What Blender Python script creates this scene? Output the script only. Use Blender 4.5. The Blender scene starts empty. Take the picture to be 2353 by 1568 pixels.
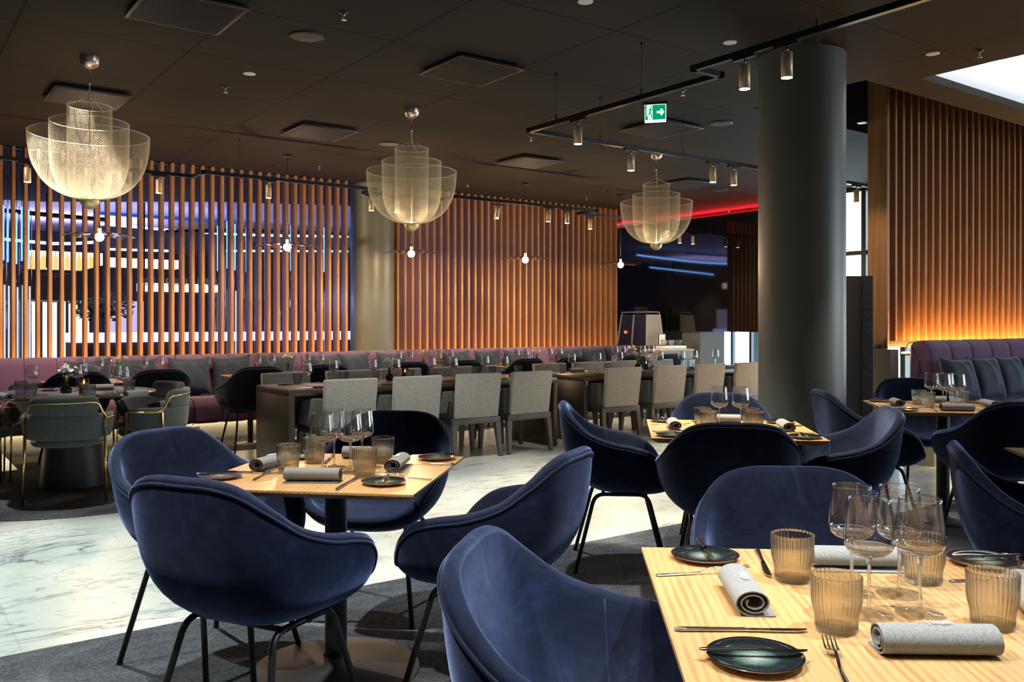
import bpy, bmesh, math, random
from mathutils import Vector, Matrix
random.seed(7)
PI = math.pi
SC = bpy.context.scene
COL = SC.collection
# ------------------------------------------------------------------ frame of the room
# Room axes: +x runs along the back banquette wall, +y towards it. The camera stands at (0,0).
F, CX, VH, H = 2010.0, 1176.5, 742.0, 1.285
A0 = math.radians(53.7)
SA, CA = math.sin(A0), math.cos(A0)
CEIL = 3.16

def room(X, Y):
    return (CA * Y + SA * X, -CA * X + SA * Y)

def pz(u, v, z):
    """Room x, y of the point at height z seen at photo pixel u, v."""
    Y = F * (H - z) / (v - VH)
    return room((u - CX) / F * Y, Y)

def py(u, v, yc):
    t = (u - CX) / F
    Y = yc / (SA - CA * t)
    return (CA * Y + SA * t * Y, yc, H - (v - VH) / F * Y)

def pxx(u, v, xc):
    t = (u - CX) / F
    Y = xc / (CA + SA * t)
    return (xc, SA * Y - CA * t * Y, H - (v - VH) / F * Y)

def ca(deg):
    """Angle measured in the viewing frame (0 = to the right, 90 = away) as a room angle."""
    return math.radians(deg - 36.3)

# ------------------------------------------------------------------ mesh builder
class MB:
    def __init__(s):
        s.v, s.f, s.sm = [], [], []

    def add(s, vs, fs, smooth=False, M=None):
        b = len(s.v)
        if M is not None:
            vs = [M @ Vector(p) for p in vs]
        s.v.extend(tuple(p) for p in vs)
        for f in fs:
            s.f.append(tuple(b + i for i in f))
            s.sm.append(smooth)
        return s

    def box(s, x0, x1, y0, y1, z0, z1, M=None):
        vs = [(x, y, z) for x in (x0, x1) for y in (y0, y1) for z in (z0, z1)]
        fs = [(0, 1, 3, 2), (4, 6, 7, 5), (0, 4, 5, 1), (2, 3, 7, 6), (0, 2, 6, 4), (1, 5, 7, 3)]
        return s.add(vs, fs, False, M)

    def hexa(s, lo, hi, M=None):
        """Frustum-like solid between two quads given in the same turning order."""
        fs = [(3, 2, 1, 0), (4, 5, 6, 7)] + [(i, (i + 1) % 4, 4 + (i + 1) % 4, 4 + i) for i in range(4)]
        return s.add(list(lo) + list(hi), fs, False, M)

    def rbox(s, x0, x1, y0, y1, z0, z1, r=.01, seg=3, M=None, taper=None):
        bm = bmesh.new()
        bmesh.ops.create_cube(bm, size=1)
        for p in bm.verts:
            t = p.co.z + .5
            p.co = Vector((x0 + (p.co.x + .5) * (x1 - x0), y0 + (p.co.y + .5) * (y1 - y0), z0 + t * (z1 - z0)))
            if taper:
                p.co = Vector(taper(p.co.x, p.co.y, p.co.z, t))
        bmesh.ops.bevel(bm, geom=bm.edges[:], offset=r, segments=seg, profile=.5, affect='EDGES')
        bm.verts.index_update()
        s.add([p.co.copy() for p in bm.verts], [[q.index for q in f.verts] for f in bm.faces], True, M)
        bm.free()
        return s

    def tube(s, pts, r, n=8, closed=False, caps=True, M=None):
        P = [Vector(p) for p in pts]
        m = len(P)
        rr = r if isinstance(r, (list, tuple)) else [r] * m
        T = []
        for i in range(m):
            a = P[(i - 1) % m] if (closed or i > 0) else P[i]
            b = P[(i + 1) % m] if (closed or i < m - 1) else P[i]
            T.append((b - a).normalized())
        up = Vector((0, 0, 1)) if abs(T[0].z) < .9 else Vector((1, 0, 0))
        nrm = (up - T[0] * up.dot(T[0])).normalized()
        vs = []
        for i in range(m):
            nrm = (nrm - T[i] * nrm.dot(T[i])).normalized()
            bi = T[i].cross(nrm)
            for k in range(n):
                a = 2 * PI * k / n
                vs.append(P[i] + (nrm * math.cos(a) + bi * math.sin(a)) * rr[i])
        fs = []
        for i in range(m if closed else m - 1):
            j = (i + 1) % m
            for k in range(n):
                l = (k + 1) % n
                fs.append((i * n + k, i * n + l, j * n + l, j * n + k))
        if caps and not closed:
            fs.append(tuple(range(n - 1, -1, -1)))
            fs.append(tuple((m - 1) * n + k for k in range(n)))
        return s.add(vs, fs, True, M)

    def lathe(s, prof, n=24, c=(0, 0, 0), M=None, rib=None, smooth=True):
        vs, fs = [], []
        m = len(prof)
        for (r, z) in prof:
            for k in range(n):
                a = 2 * PI * k / n
                q = r * (1 + (rib(k, r, z) if rib else 0))
                vs.append((c[0] + q * math.cos(a), c[1] + q * math.sin(a), c[2] + z))
        for i in range(m - 1):
            for k in range(n):
                l = (k + 1) % n
                fs.append((i * n + k, i * n + l, (i + 1) * n + l, (i + 1) * n + k))
        return s.add(vs, fs, smooth, M)

    def disc(s, r, z, n=24, c=(0, 0), up=True, M=None):
        vs = [(c[0] + r * math.cos(2 * PI * k / n), c[1] + r * math.sin(2 * PI * k / n), z) for k in range(n)]
        return s.add(vs, [tuple(range(n)) if up else tuple(range(n - 1, -1, -1))], False, M)

    def cyl(s, r0, r1, z0, z1, n=24, c=(0, 0), M=None):
        s.lathe([(r0, z0), (r1, z1)], n, (c[0], c[1], 0), M)
        s.disc(r0, z0, n, c, False, M)
        return s.disc(r1, z1, n, c, True, M)

    def ball(s, c, r, n=16, m=10, sz=1.0, M=None):
        prof = [(max(1e-5, r * math.sin(PI * i / m)), -r * sz * math.cos(PI * i / m)) for i in range(m + 1)]
        return s.lathe(prof, n, c, M)

    def grid(s, rows, closeu=False, closev=False, smooth=True, M=None):
        m, n = len(rows), len(rows[0])
        vs = [p for r in rows for p in r]
        fs = []
        for i in range(m if closev else m - 1):
            for k in range(n if closeu else n - 1):
                j, l = (i + 1) % m, (k + 1) % n
                fs.append((i * n + k, i * n + l, j * n + l, j * n + k))
        return s.add(vs, fs, smooth, M)

    def prism(s, pts, z0, z1, M=None, smooth=False):
        n = len(pts)
        vs = [(p[0], p[1], z0) for p in pts] + [(p[0], p[1], z1) for p in pts]
        fs = [tuple(range(n - 1, -1, -1)), tuple(range(n, 2 * n))] + [(i, (i + 1) % n, n + (i + 1) % n, n + i) for i in range(n)]
        return s.add(vs, fs, smooth, M)

    def build(s, name, mat, parent=None, loc=None, rz=None):
        me = bpy.data.meshes.new(name)
        me.from_pydata(s.v, [], s.f)
        me.polygons.foreach_set('use_smooth', s.sm)
        me.materials.append(mat)
        me.update()
        o = bpy.data.objects.new(name, me)
        COL.objects.link(o)
        if parent is not None:
            o.parent = parent
        if loc is not None:
            o.location = loc
        if rz is not None:
            o.rotation_euler = (0, 0, rz)
        return o

def rounded(pts, r, seg=5):
    """Polyline with its inner corners rounded."""
    P = [Vector(p) for p in pts]
    out = [P[0]]
    for i in range(1, len(P) - 1):
        a, b, c = P[i - 1], P[i], P[i + 1]
        d1, d2 = (a - b), (c - b)
        k = min(r, d1.length * .49, d2.length * .49)
        s, e = b + d1.normalized() * k, b + d2.normalized() * k
        for q in range(seg + 1):
            t = q / seg
            out.append(s * (1 - t) ** 2 + b * 2 * t * (1 - t) + e * t * t)
    out.append(P[-1])
    return out

def catmull(pts, n, closed=False):
    P = [Vector(p) for p in pts]
    m = len(P)
    out = []
    segs = m if closed else m - 1
    for i in range(segs):
        g = lambda j: P[j % m] if closed else P[min(max(j, 0), m - 1)]
        a, b, c, d = g(i - 1), g(i), g(i + 1), g(i + 2)
        for q in range(n):
            t = q / n
            out.append(.5 * ((2 * b) + (c - a) * t + (2 * a - 5 * b + 4 * c - d) * t * t + (3 * b - a - 3 * c + d) * t ** 3))
    if not closed:
        out.append(P[-1])
    return out

# ------------------------------------------------------------------ things, parts, copies
LABELS = {}

def tag(o, label=None, cat=None, group=None, kind=None):
    if label:
        o['label'] = label
        LABELS.setdefault(label, []).append(o.name)
    if cat:
        o['category'] = cat
    if group:
        o['group'] = group
    if kind:
        o['kind'] = kind
    return o

def empty(name, loc=(0, 0, 0), rz=0.0):
    o = bpy.data.objects.new(name, None)
    o.empty_display_size = .05
    COL.objects.link(o)
    o.location = loc
    o.rotation_euler = (0, 0, rz)
    return o

def copy_tree(o, parent=None):
    c = o.copy()
    COL.objects.link(c)
    c.parent = parent
    for ch in list(o.children):
        copy_tree(ch, c)
    return c

class Proto:
    def __init__(s, make, cat):
        s.make, s.cat, s.root, s.used = make, cat, None, False

    def place(s, x, y, z, rz, label, group=None, rot=None):
        if s.root is None:
            s.root = s.make()
        o = s.root if not s.used else copy_tree(s.root)
        s.used = True
        o.location = (x, y, z)
        o.rotation_euler = rot if rot else (0, 0, rz)
        if 'group' in o.keys():
            del o['group']
        return tag(o, label, s.cat, group)

def struct(o, label=None):
    o['kind'] = 'structure'
    if label:
        o['label'] = label
    return o

# ------------------------------------------------------------------ materials
def newmat(name):
    m = bpy.data.materials.new(name)
    m.use_nodes = True
    return m, m.node_tree, m.node_tree.nodes['Principled BSDF']

def pset(b, col=None, rough=None, metal=None, **kw):
    if col is not None:
        b.inputs['Base Color'].default_value = (*col, 1)
    if rough is not None:
        b.inputs['Roughness'].default_value = rough
    if metal is not None:
        b.inputs['Metallic'].default_value = metal
    for k, v in kw.items():
        b.inputs[k.replace('_', ' ')].default_value = v

def plain(name, col, rough=.5, metal=0.0, bump=0, bscale=200, **kw):
    m, t, b = newmat(name)
    pset(b, col, rough, metal, **kw)
    if bump:
        add_bump(t, b, bump, bscale)
    return m

def coords(t, scale=(1, 1, 1), rot=(0, 0, 0), loc=(0, 0, 0)):
    c = t.nodes.new('ShaderNodeTexCoord')
    mp = t.nodes.new('ShaderNodeMapping')
    mp.inputs['Scale'].default_value = scale
    mp.inputs['Rotation'].default_value = rot
    mp.inputs['Location'].default_value = loc
    t.links.new(c.outputs['Object'], mp.inputs['Vector'])
    return mp.outputs['Vector']

def noise_n(t, vec, scale, detail=3, rough=.5, dist=0):
    n = t.nodes.new('ShaderNodeTexNoise')
    n.inputs['Scale'].default_value = scale
    n.inputs['Detail'].default_value = detail
    n.inputs['Roughness'].default_value = rough
    n.inputs['Distortion'].default_value = dist
    t.links.new(vec, n.inputs['Vector'])
    return n.outputs['Fac']

def ramp(t, fac, stops):
    r = t.nodes.new('ShaderNodeValToRGB')
    e = r.color_ramp.elements
    while len(e) < len(stops):
        e.new(.5)
    for el, (p, c) in zip(e, stops):
        el.position = p
        el.color = (*c, 1)
    t.links.new(fac, r.inputs['Fac'])
    return r.outputs['Color']

def math_n(t, op, a, b=None):
    n = t.nodes.new('ShaderNodeMath')
    n.operation = op
    for i, x in enumerate((a, b)):
        if x is None:
            continue
        if isinstance(x, (int, float)):
            n.inputs[i].default_value = x
        else:
            t.links.new(x, n.inputs[i])
    return n.outputs[0]

def mixc(t, fac, a, b, mode='MIX'):
    n = t.nodes.new('ShaderNodeMix')
    n.data_type = 'RGBA'
    n.blend_type = mode
    for s, x in ((0, fac), (6, a), (7, b)):
        if isinstance(x, (int, float)):
            n.inputs[s].default_value = x
        elif isinstance(x, tuple):
            n.inputs[s].default_value = (*x, 1)
        else:
            t.links.new(x, n.inputs[s])
    return n.outputs[2]

def add_bump(t, b, strength, scale, vec=None, dist=.002, detail=2):
    if vec is None:
        vec = coords(t)
    f = noise_n(t, vec, scale, detail)
    bp = t.nodes.new('ShaderNodeBump')
    bp.inputs['Strength'].default_value = strength
    bp.inputs['Distance'].default_value = dist
    t.links.new(f, bp.inputs['Height'])
    t.links.new(bp.outputs['Normal'], b.inputs['Normal'])

def emis(name, col, strength):
    m = bpy.data.materials.new(name)
    m.use_nodes = True
    t = m.node_tree
    t.nodes.clear()
    e = t.nodes.new('ShaderNodeEmission')
    e.inputs['Color'].default_value = (*col, 1)
    e.inputs['Strength'].default_value = strength
    o = t.nodes.new('ShaderNodeOutputMaterial')
    t.links.new(e.outputs[0], o.inputs[0])
    return m

def wood(name, lo, hi, scale, rough=.4, rings=0.0):
    m, t, b = newmat(name)
    v = coords(t, scale)
    f = noise_n(t, v, 1.0, 6, .6, .6 + rings)
    if rings:
        wv = t.nodes.new('ShaderNodeTexWave')
        wv.wave_type = 'BANDS'
        wv.bands_direction = 'X'
        wv.inputs['Scale'].default_value = 2.3
        wv.inputs['Distortion'].default_value = 7.0
        wv.inputs['Detail'].default_value = 4
        wv.inputs['Detail Scale'].default_value = .7
        t.links.new(coords(t, (scale[0] * .55, scale[1] * .8, scale[2] * .55)), wv.inputs['Vector'])
        f = math_n(t, 'ADD', math_n(t, 'MULTIPLY', f, .75), math_n(t, 'MULTIPLY', wv.outputs['Fac'], .22))
    f2 = noise_n(t, coords(t, tuple(q * 4 for q in scale)), 1.0, 3, .5, 0)
    c = ramp(t, f, [(.3, lo), (.55, hi), (.75, tuple(.5 * (p + q) for p, q in zip(lo, hi)))])
    c = mixc(t, math_n(t, 'MULTIPLY', f2, .35), c, tuple(q * .55 for q in lo))
    t.links.new(c, b.inputs['Base Color'])
    pset(b, None, rough)
    return m

def thin_glass(name, tint=(1, 1, 1), refl=1.0, rough=0.0, ior=1.5, bend=0.0):
    m = bpy.data.materials.new(name)
    m.use_nodes = True
    t = m.node_tree
    t.nodes.clear()
    tr = t.nodes.new('ShaderNodeBsdfTransparent')
    tr.inputs[0].default_value = (*tint, 1)
    gl = t.nodes.new('ShaderNodeBsdfGlossy')
    gl.inputs['Roughness'].default_value = rough
    lw = t.nodes.new('ShaderNodeLayerWeight')
    lw.inputs['Blend'].default_value = .5
    fr_ = math_n(t, 'ADD', math_n(t, 'MULTIPLY', math_n(t, 'POWER', lw.outputs['Facing'], 4.0), .85), ((ior - 1) / (ior + 1)) ** 2)
    mx = t.nodes.new('ShaderNodeMixShader')
    o = t.nodes.new('ShaderNodeOutputMaterial')
    t.links.new(math_n(t, 'MINIMUM', math_n(t, 'MULTIPLY', fr_, refl), 1.0), mx.inputs[0])
    if bend:
        rf = t.nodes.new('ShaderNodeBsdfRefraction')
        rf.inputs[0].default_value = (*tint, 1)
        rf.inputs['IOR'].default_value = 1.45
        rf.inputs['Roughness'].default_value = 0
        m2 = t.nodes.new('ShaderNodeMixShader')
        m2.inputs[0].default_value = bend
        t.links.new(tr.outputs[0], m2.inputs[1])
        t.links.new(rf.outputs[0], m2.inputs[2])
        t.links.new(m2.outputs[0], mx.inputs[1])
    else:
        t.links.new(tr.outputs[0], mx.inputs[1])
    t.links.new(gl.outputs[0], mx.inputs[2])
    t.links.new(mx.outputs[0], o.inputs[0])
    return m

def velvet(name, col, sheen, sheencol, mott=.85, rough=.85):
    m, t, b = newmat(name)
    v = coords(t)
    f = noise_n(t, v, 5.5, 4, .65, 2.2)
    c = ramp(t, f, [(.3, tuple(q * (1 - mott * .55) for q in col)), (.55, col), (.75, tuple(min(1, q * (1 + mott)) for q in col))])
    t.links.new(c, b.inputs['Base Color'])
    pset(b, None, rough, 0, Sheen_Weight=sheen, Sheen_Roughness=.35)
    sw = math_n(t, 'MULTIPLY', math_n(t, 'ADD', math_n(t, 'MULTIPLY', f, 1.3), .3), sheen)
    t.links.new(math_n(t, 'MINIMUM', sw, 1.0), b.inputs['Sheen Weight'])
    b.inputs['Sheen Tint'].default_value = (*sheencol, 1)
    b.inputs['Specular IOR Level'].default_value = .15
    add_bump(t, b, .25, 900, v, .0006)
    return m

M = {}
M['velvet'] = velvet('blue_velvet', (.008, .0135, .036), .85, (.36, .50, 1.0))
M['velvet_dark'] = velvet('midnight_velvet', (.005, .006, .012), .45, (.45, .5, .65))
M['cushion'] = velvet('navy_cushion_velvet', (.020, .028, .048), .8, (.5, .58, .75), .4, .6)
M['piping'] = velvet('velvet_piping', (.012, .018, .042), .9, (.5, .6, .95), .1)
M['black_steel'] = plain('black_powder_steel', (.018, .019, .021), .38, .3, bump=.15, bscale=400)
M['base_plate'] = plain('taupe_base_plate', (.085, .075, .068), .55, .2, bump=.3, bscale=300)
M['oak'] = wood('oak_tabletop', (.40, .225, .085), (.60, .375, .165), (14, 1.2, 14), .34, .9)
M['oak_edge'] = wood('oak_edge', (.42, .24, .10), (.52, .31, .14), (3, 3, 40), .45)
M['slat'] = wood('oak_slat', (.26, .112, .038), (.37, .175, .065), (22, 22, 1.1), .5)
M['panel_wood'] = wood('oak_end_panel', (.22, .10, .037), (.34, .165, .065), (16, 16, .9), .45, 1.0)
M['ceiling'] = None
M['steel'] = plain('polished_cutlery_steel', (.72, .71, .68), .12, 1.0)
M['plate'] = None
M['plate_foot'] = plain('pale_plate_rim', (.62, .52, .42), .4)
M['brass'] = plain('brushed_brass', (.85, .66, .30), .40, .6)
M['gold'] = plain('satin_gold_tube', (.72, .52, .20), .25, 1.0)
M['grey_column'] = plain('grey_green_column_paint', (.105, .11, .095), .42, 0, bump=.05, bscale=60)
M['black_track'] = plain('black_track_aluminium', (.012, .012, .013), .35, .4)
M['dark_metal'] = plain('dark_bronze_panel', (.055, .045, .036), .42, .35, bump=.1, bscale=120)
M['table_black'] = wood('smoked_oak_black_table', (.045, .032, .026), (.075, .055, .043), (3, 20, 20), .38)
M['round_top'] = plain('matt_black_round_top', (.06, .05, .048), .35)
M['glass'] = thin_glass('clear_thin_glass', (.985, .985, .985), 2.0, .0, 1.5)
M['glass_thick'] = thin_glass('clear_stem_glass', (.97, .975, .98), 1.4, .0, 1.5, .45)
M['amber'] = thin_glass('amber_ribbed_glass', (.955, .935, .885), 1.2, .04, 1.5, .40)
M['smoke'] = thin_glass('smoke_ribbed_glass', (.84, .86, .87), 1.2, .04, 1.5, .40)
M['glass_rim'] = thin_glass('clear_glass_rim', (.8, .8, .8), 6.0, .05, 1.5)
M['green_glass'] = thin_glass('dark_green_glass', (.30, .48, .38), 1.4, .02, 1.5, .5)
M['dish_glass'] = thin_glass('pendant_dish_glass', (.93, .93, .93), 1.4, .0, 1.45)
M['white'] = plain('white_satin_paint', (.75, .75, .76), .5)
M['white_dull'] = plain('pale_wall_paint', (.62, .60, .62), .7)
M['dark'] = plain('near_black_panel', (.012, .012, .013), .5)
M['dark_bar'] = plain('dark_bar_bulkhead', (.02, .018, .02), .55)
M['plinth'] = plain('greige_plinth', (.36, .33, .27), .55)
M['embroidery'] = plain('white_embroidery', (.85, .85, .85), .6)
M['petal'] = plain('cream_pink_petal', (.82, .70, .62), .55, Subsurface_Weight=.0)
M['petal_white'] = plain('white_petal', (.80, .78, .78), .55)
M['leaf'] = plain('green_stem', (.10, .22, .045), .5)
M['bulb'] = emis('pendant_bulb_glow', (1.0, .70, .38), 700)
M['spot_lens'] = emis('spot_lens_glow', (1.0, .78, .50), 22)
M['led_warm'] = emis('warm_led_strip', (1.0, .70, .33), 14)
M['led_plinth'] = emis('plinth_led_strip', (1.0, .85, .55), 16)
M['led_blue'] = emis('blue_led_strip', (.10, .30, 1.0), 9)
M['led_violet'] = emis('violet_bar_front', (.42, .36, 1.0), 2.6)
M['led_red'] = emis('red_led_strip', (1.0, .02, .03), 110)
M['led_white'] = emis('white_cove_strip', (.9, .95, 1.0), 13)
M['backlight'] = emis('warm_backlit_shelf', (1.0, .86, .62), 1.6)
M['exit_white'] = emis('exit_sign_white', (.72, 1.0, .95), 1.5)
M['exit_green'] = emis('exit_sign_green', (.0, .33, .13), .8)
M['daylight'] = emis('daylight_glazing', (.66, .87, 1.0), 7)
M['candle'] = emis('candle_flame', (1.0, .45, .12), 6)
M['chrome'] = plain('chrome', (.8, .8, .8), .12, 1.0)

def mk_velvets():
    pass

def make_marble():
    m, t, b = newmat('white_veined_marble')
    v = coords(t, (1, 1, 1))
    # slow drift of tone
    f0 = noise_n(t, coords(t, (.9, .5, 1), (0, 0, .35)), 1.3, 4, .55, .8)
    base = ramp(t, f0, [(.3, (.52, .58, .55)), (.55, (.70, .75, .71)), (.75, (.76, .80, .77))])
    # veins: thin bands of two warped noises, drawn out along one direction
    def veins(rot, sc, s, w, col, base):
        n = noise_n(t, coords(t, sc, (0, 0, rot)), s, 7, .62, 1.5)
        d = math_n(t, 'ABSOLUTE', math_n(t, 'SUBTRACT', n, .5))
        k = ramp(t, d, [(0, (1, 1, 1)), (w * .35, (.5, .5, .5)), (w, (0, 0, 0))])
        mask = noise_n(t, coords(t, (1, 1, 1), (0, 0, rot)), 1.7, 3, .5, .5)
        mk = ramp(t, mask, [(.42, (0, 0, 0)), (.62, (1, 1, 1))])
        return mixc(t, mixc(t, 1.0, k, mk, 'MULTIPLY'), base, col)
    base = veins(.63, (.55, 1.7, 1), 1.25, .030, (.11, .135, .14), base)
    base = veins(.80, (.6, 1.8, 1), 2.9, .026, (.22, .25, .25), base)
    # joints of the large slabs
    sx = t.nodes.new('ShaderNodeSeparateXYZ')
    t.links.new(v, sx.inputs[0])
    def joint(o, off, per, w):
        q = math_n(t, 'FRACT', math_n(t, 'DIVIDE', math_n(t, 'SUBTRACT', o, off), per))
        return math_n(t, 'LESS_THAN', math_n(t, 'ABSOLUTE', math_n(t, 'SUBTRACT', q, .5)), w / per)
    j = math_n(t, 'MAXIMUM', joint(sx.outputs[0], .48 - .355, .71, .0016), joint(sx.outputs[1], .35, 2.84, .0016))
    base = mixc(t, math_n(t, 'MULTIPLY', j, .55), base, (.25, .26, .24))
    t.links.new(base, b.inputs['Base Color'])
    pset(b, None, .32)
    b.inputs['Specular IOR Level'].default_value = .35
    return m

def make_carpet(name, lo, hi, rot=0.0):
    m, t, b = newmat(name)
    v = coords(t, (1, 1, 1), (0, 0, rot))
    st = t.nodes.new('ShaderNodeTexWave')
    st.wave_type = 'BANDS'
    st.bands_direction = 'Y'
    st.inputs['Scale'].default_value = 22
    st.inputs['Distortion'].default_value = 2.2
    st.inputs['Detail'].default_value = 3
    st.inputs['Detail Scale'].default_value = 6
    t.links.new(v, st.inputs['Vector'])
    f = noise_n(t, coords(t, (55, 240, 1), (0, 0, rot)), 1, 3, .65)
    pat = noise_n(t, coords(t, (1, 3, 1), (0, 0, rot + .9)), 3.2, 4, .6, 1.0)
    k = math_n(t, 'ADD', math_n(t, 'MULTIPLY', st.outputs['Fac'], .20), math_n(t, 'MULTIPLY', f, .75))
    k = math_n(t, 'ADD', k, math_n(t, 'MULTIPLY', pat, .35))
    c = ramp(t, k, [(.48, lo), (.86, hi)])
    t.links.new(c, b.inputs['Base Color'])
    pset(b, None, .95)
    b.inputs['Specular IOR Level'].default_value = .05
    bp = t.nodes.new('ShaderNodeBump')
    bp.inputs['Strength'].default_value = .6
    bp.inputs['Distance'].default_value = .003
    t.links.new(k, bp.inputs['Height'])
    t.links.new(bp.outputs['Normal'], b.inputs['Normal'])
    return m

def make_ceiling():
    m, t, b = newmat('dark_ceiling_panels')
    v = coords(t)
    sx = t.nodes.new('ShaderNodeSeparateXYZ')
    t.links.new(v, sx.inputs[0])
    def joint(o, off, per, w):
        q = math_n(t, 'FRACT', math_n(t, 'ADD', math_n(t, 'DIVIDE', math_n(t, 'SUBTRACT', o, off), per), .5))
        return math_n(t, 'LESS_THAN', math_n(t, 'ABSOLUTE', math_n(t, 'SUBTRACT', q, .5)), w / per)
    j = math_n(t, 'MAXIMUM', joint(sx.outputs[0], .735, 1.042, .008), joint(sx.outputs[1], 5.16, 1.03, .008))
    f = noise_n(t, v, 1.1, 3)
    base = ramp(t, f, [(.35, (.021, .0165, .0130)), (.65, (.027, .0215, .0165))])
    c = mixc(t, j, base, (.004, .003, .003))
    t.links.new(c, b.inputs['Base Color'])
    pset(b, None, .85)
    b.inputs['Specular IOR Level'].default_value = .15
    return m

def make_fleck(name, lo, hi, scale=420, rough=.9):
    m, t, b = newmat(name)
    v = coords(t)
    f = noise_n(t, v, scale, 2, .7)
    f2 = noise_n(t, v, scale * .35, 2, .6)
    c = ramp(t, math_n(t, 'ADD', math_n(t, 'MULTIPLY', f, .7), math_n(t, 'MULTIPLY', f2, .3)), [(.38, lo), (.62, hi)])
    t.links.new(c, b.inputs['Base Color'])
    pset(b, None, rough, 0, Sheen_Weight=.25)
    b.inputs['Specular IOR Level'].default_value = .1
    return m

def make_plate():
    m, t, b = newmat('reactive_dark_green_glaze')
    v = coords(t)
    ln = t.nodes.new('ShaderNodeVectorMath')
    ln.operation = 'LENGTH'
    t.links.new(v, ln.inputs[0])
    sx = t.nodes.new('ShaderNodeSeparateXYZ')
    t.links.new(v, sx.inputs[0])
    ang = math_n(t, 'ARCTAN2', sx.outputs[1], sx.outputs[0])
    cb = t.nodes.new('ShaderNodeCombineXYZ')
    t.links.new(math_n(t, 'MULTIPLY', ang, 18), cb.inputs[0])
    t.links.new(math_n(t, 'MULTIPLY', ln.outputs['Value'], 30), cb.inputs[1])
    st = noise_n(t, cb.outputs[0], 1, 3)
    r = math_n(t, 'ADD', math_n(t, 'MULTIPLY', ln.outputs['Value'], 11), math_n(t, 'MULTIPLY', st, .35))
    c = ramp(t, r, [(.12, (.62, .66, .60)), (.38, (.16, .24, .20)), (.62, (.012, .02, .022)), (1, (.008, .009, .012))])
    t.links.new(c, b.inputs['Base Color'])
    pset(b, None, .12, 0, Coat_Weight=.6, Coat_Roughness=.03)
    return m

M['marble'] = make_marble()
M['carpet'] = make_carpet('charcoal_carpet', (.016, .018, .024), (.20, .21, .235), .63)
M['carpet_back'] = make_carpet('taupe_carpet', (.045, .042, .042), (.16, .15, .145), .2)
M['ceiling'] = make_ceiling()
M['plate'] = make_plate()
M['grey_fabric'] = make_fleck('pale_grey_felt', (.14, .14, .135), (.52, .51, .475))
M['grey_fabric_dark'] = make_fleck('charcoal_felt', (.045, .046, .048), (.13, .135, .135))
M['chair_wool'] = make_fleck('dark_grey_wool', (.05, .058, .06), (.105, .12, .122), 260)
M['purple'] = make_fleck('purple_upholstery', (.080, .040, .085), (.125, .064, .132), 380)
M['seam'] = plain('dark_purple_seam', (.03, .008, .022), .9)
M['napkin'] = make_fleck('grey_linen_napkin', (.15, .158, .16), (.30, .305, .30), 700, .95)
M['grille'] = plain('dark_plum_grille', (.030, .017, .016), .55)
M['grey_wood_frame'] = plain('grey_brown_wood_frame', (.07, .066, .058), .45)
M['gloss_black'] = plain('mirror_black_stone', (.008, .007, .007), .035, 0, bump=.0, Specular_IOR_Level=.9)
M['foliage_blue'] = plain('dark_tree_foliage', (.02, .045, .03), .6)

# ------------------------------------------------------------------ camera
cam = bpy.data.cameras.new('camera')
cam.sensor_width = 36
cam.lens = F / 2353 * 36
cam.shift_y = -(784 - VH) / 2353
cam.shift_x = 0
cam.clip_start = .05
co = bpy.data.objects.new('camera', cam)
COL.objects.link(co)
co.location = (0, 0, H)
co.rotation_euler = (PI / 2, 0, -(PI / 2 - A0))
SC.camera = co

# ================================================================== THE SETTING
# ---- floor
fl = MB()
fl.box(-9, 20, -5, 20, -.12, 0)
struct(fl.build('floor', M['marble']), 'white marble floor with grey veins and fine joints')

def carpet(name, mb, mat, label):
    struct(mb.build(name, mat), label)

carpet('carpet_front', MB().box(-9, 5.2, -5, 3.855, 0, .006).box(5.2, 17, -5, 3.2, 0, .006), M['carpet'], 'charcoal carpet under the nearer oak tables')
carpet('carpet_back', MB().box(1.05, 10.2, 8.73, 10.115, 0, .006), M['carpet_back'], 'taupe carpet strip along the long banquette')
carpet('carpet_round', MB().cyl(1.19, 1.19, 0, .006, 72, (1.30, 7.52)), M['carpet'], 'round charcoal carpet under the round table')

# ---- ceiling with its slot over the right-hand screen and its lit coffer
c = MB()
zc, t_ = CEIL, .06
c.box(-9, 20, 4.9, 10.75, zc, zc + t_)
c.box(-9, 6.2, 3.83, 4.9, zc, zc + t_)
c.box(14.5, 20, 3.83, 4.9, zc, zc + t_)
c.box(-9, 20, 3.55, 3.83, zc, zc + t_)
c.box(-9, 6.5, .4, 3.55, zc, zc + t_)
c.box(12, 20, .4, 3.55, zc, zc + t_)
c.box(-9, 20, -5, .4, zc, zc + t_)
c.box(6.14, 6.2, 3.83, 4.9, zc + t_, 3.75)
c.box(6.14, 14.5, 3.77, 3.83, zc + t_, 3.75)
c.box(6.14, 14.5, 4.9, 4.96, zc + t_, 3.75)
c.box(6.14, 14.5, 3.77, 4.96, 3.75, 3.81)
# ceiling over the bar: dark bulkhead, then the pale ceiling beyond
c.prism([(-9, 10.75), (11.5, 10.75), (11.5, 12.2), (7.3, 12.4), (4.4, 13.6), (2.2, 15.2), (-3, 16.4), (-9, 16.4)], zc, zc + t_)
struct(c.build('ceiling', M['ceiling']), 'dark panelled ceiling with thin joints')
k = MB()
k.prism([(-9, 16.4), (-3, 16.4), (2.2, 15.2), (4.4, 13.6), (7.3, 12.4), (11.5, 12.2), (11.5, 20), (-9, 20)], zc, zc + t_)
struct(k.build('ceiling_bar', plain('white_bar_ceiling', (.55, .52, .62), .6)), 'pale ceiling over the bar')
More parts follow.
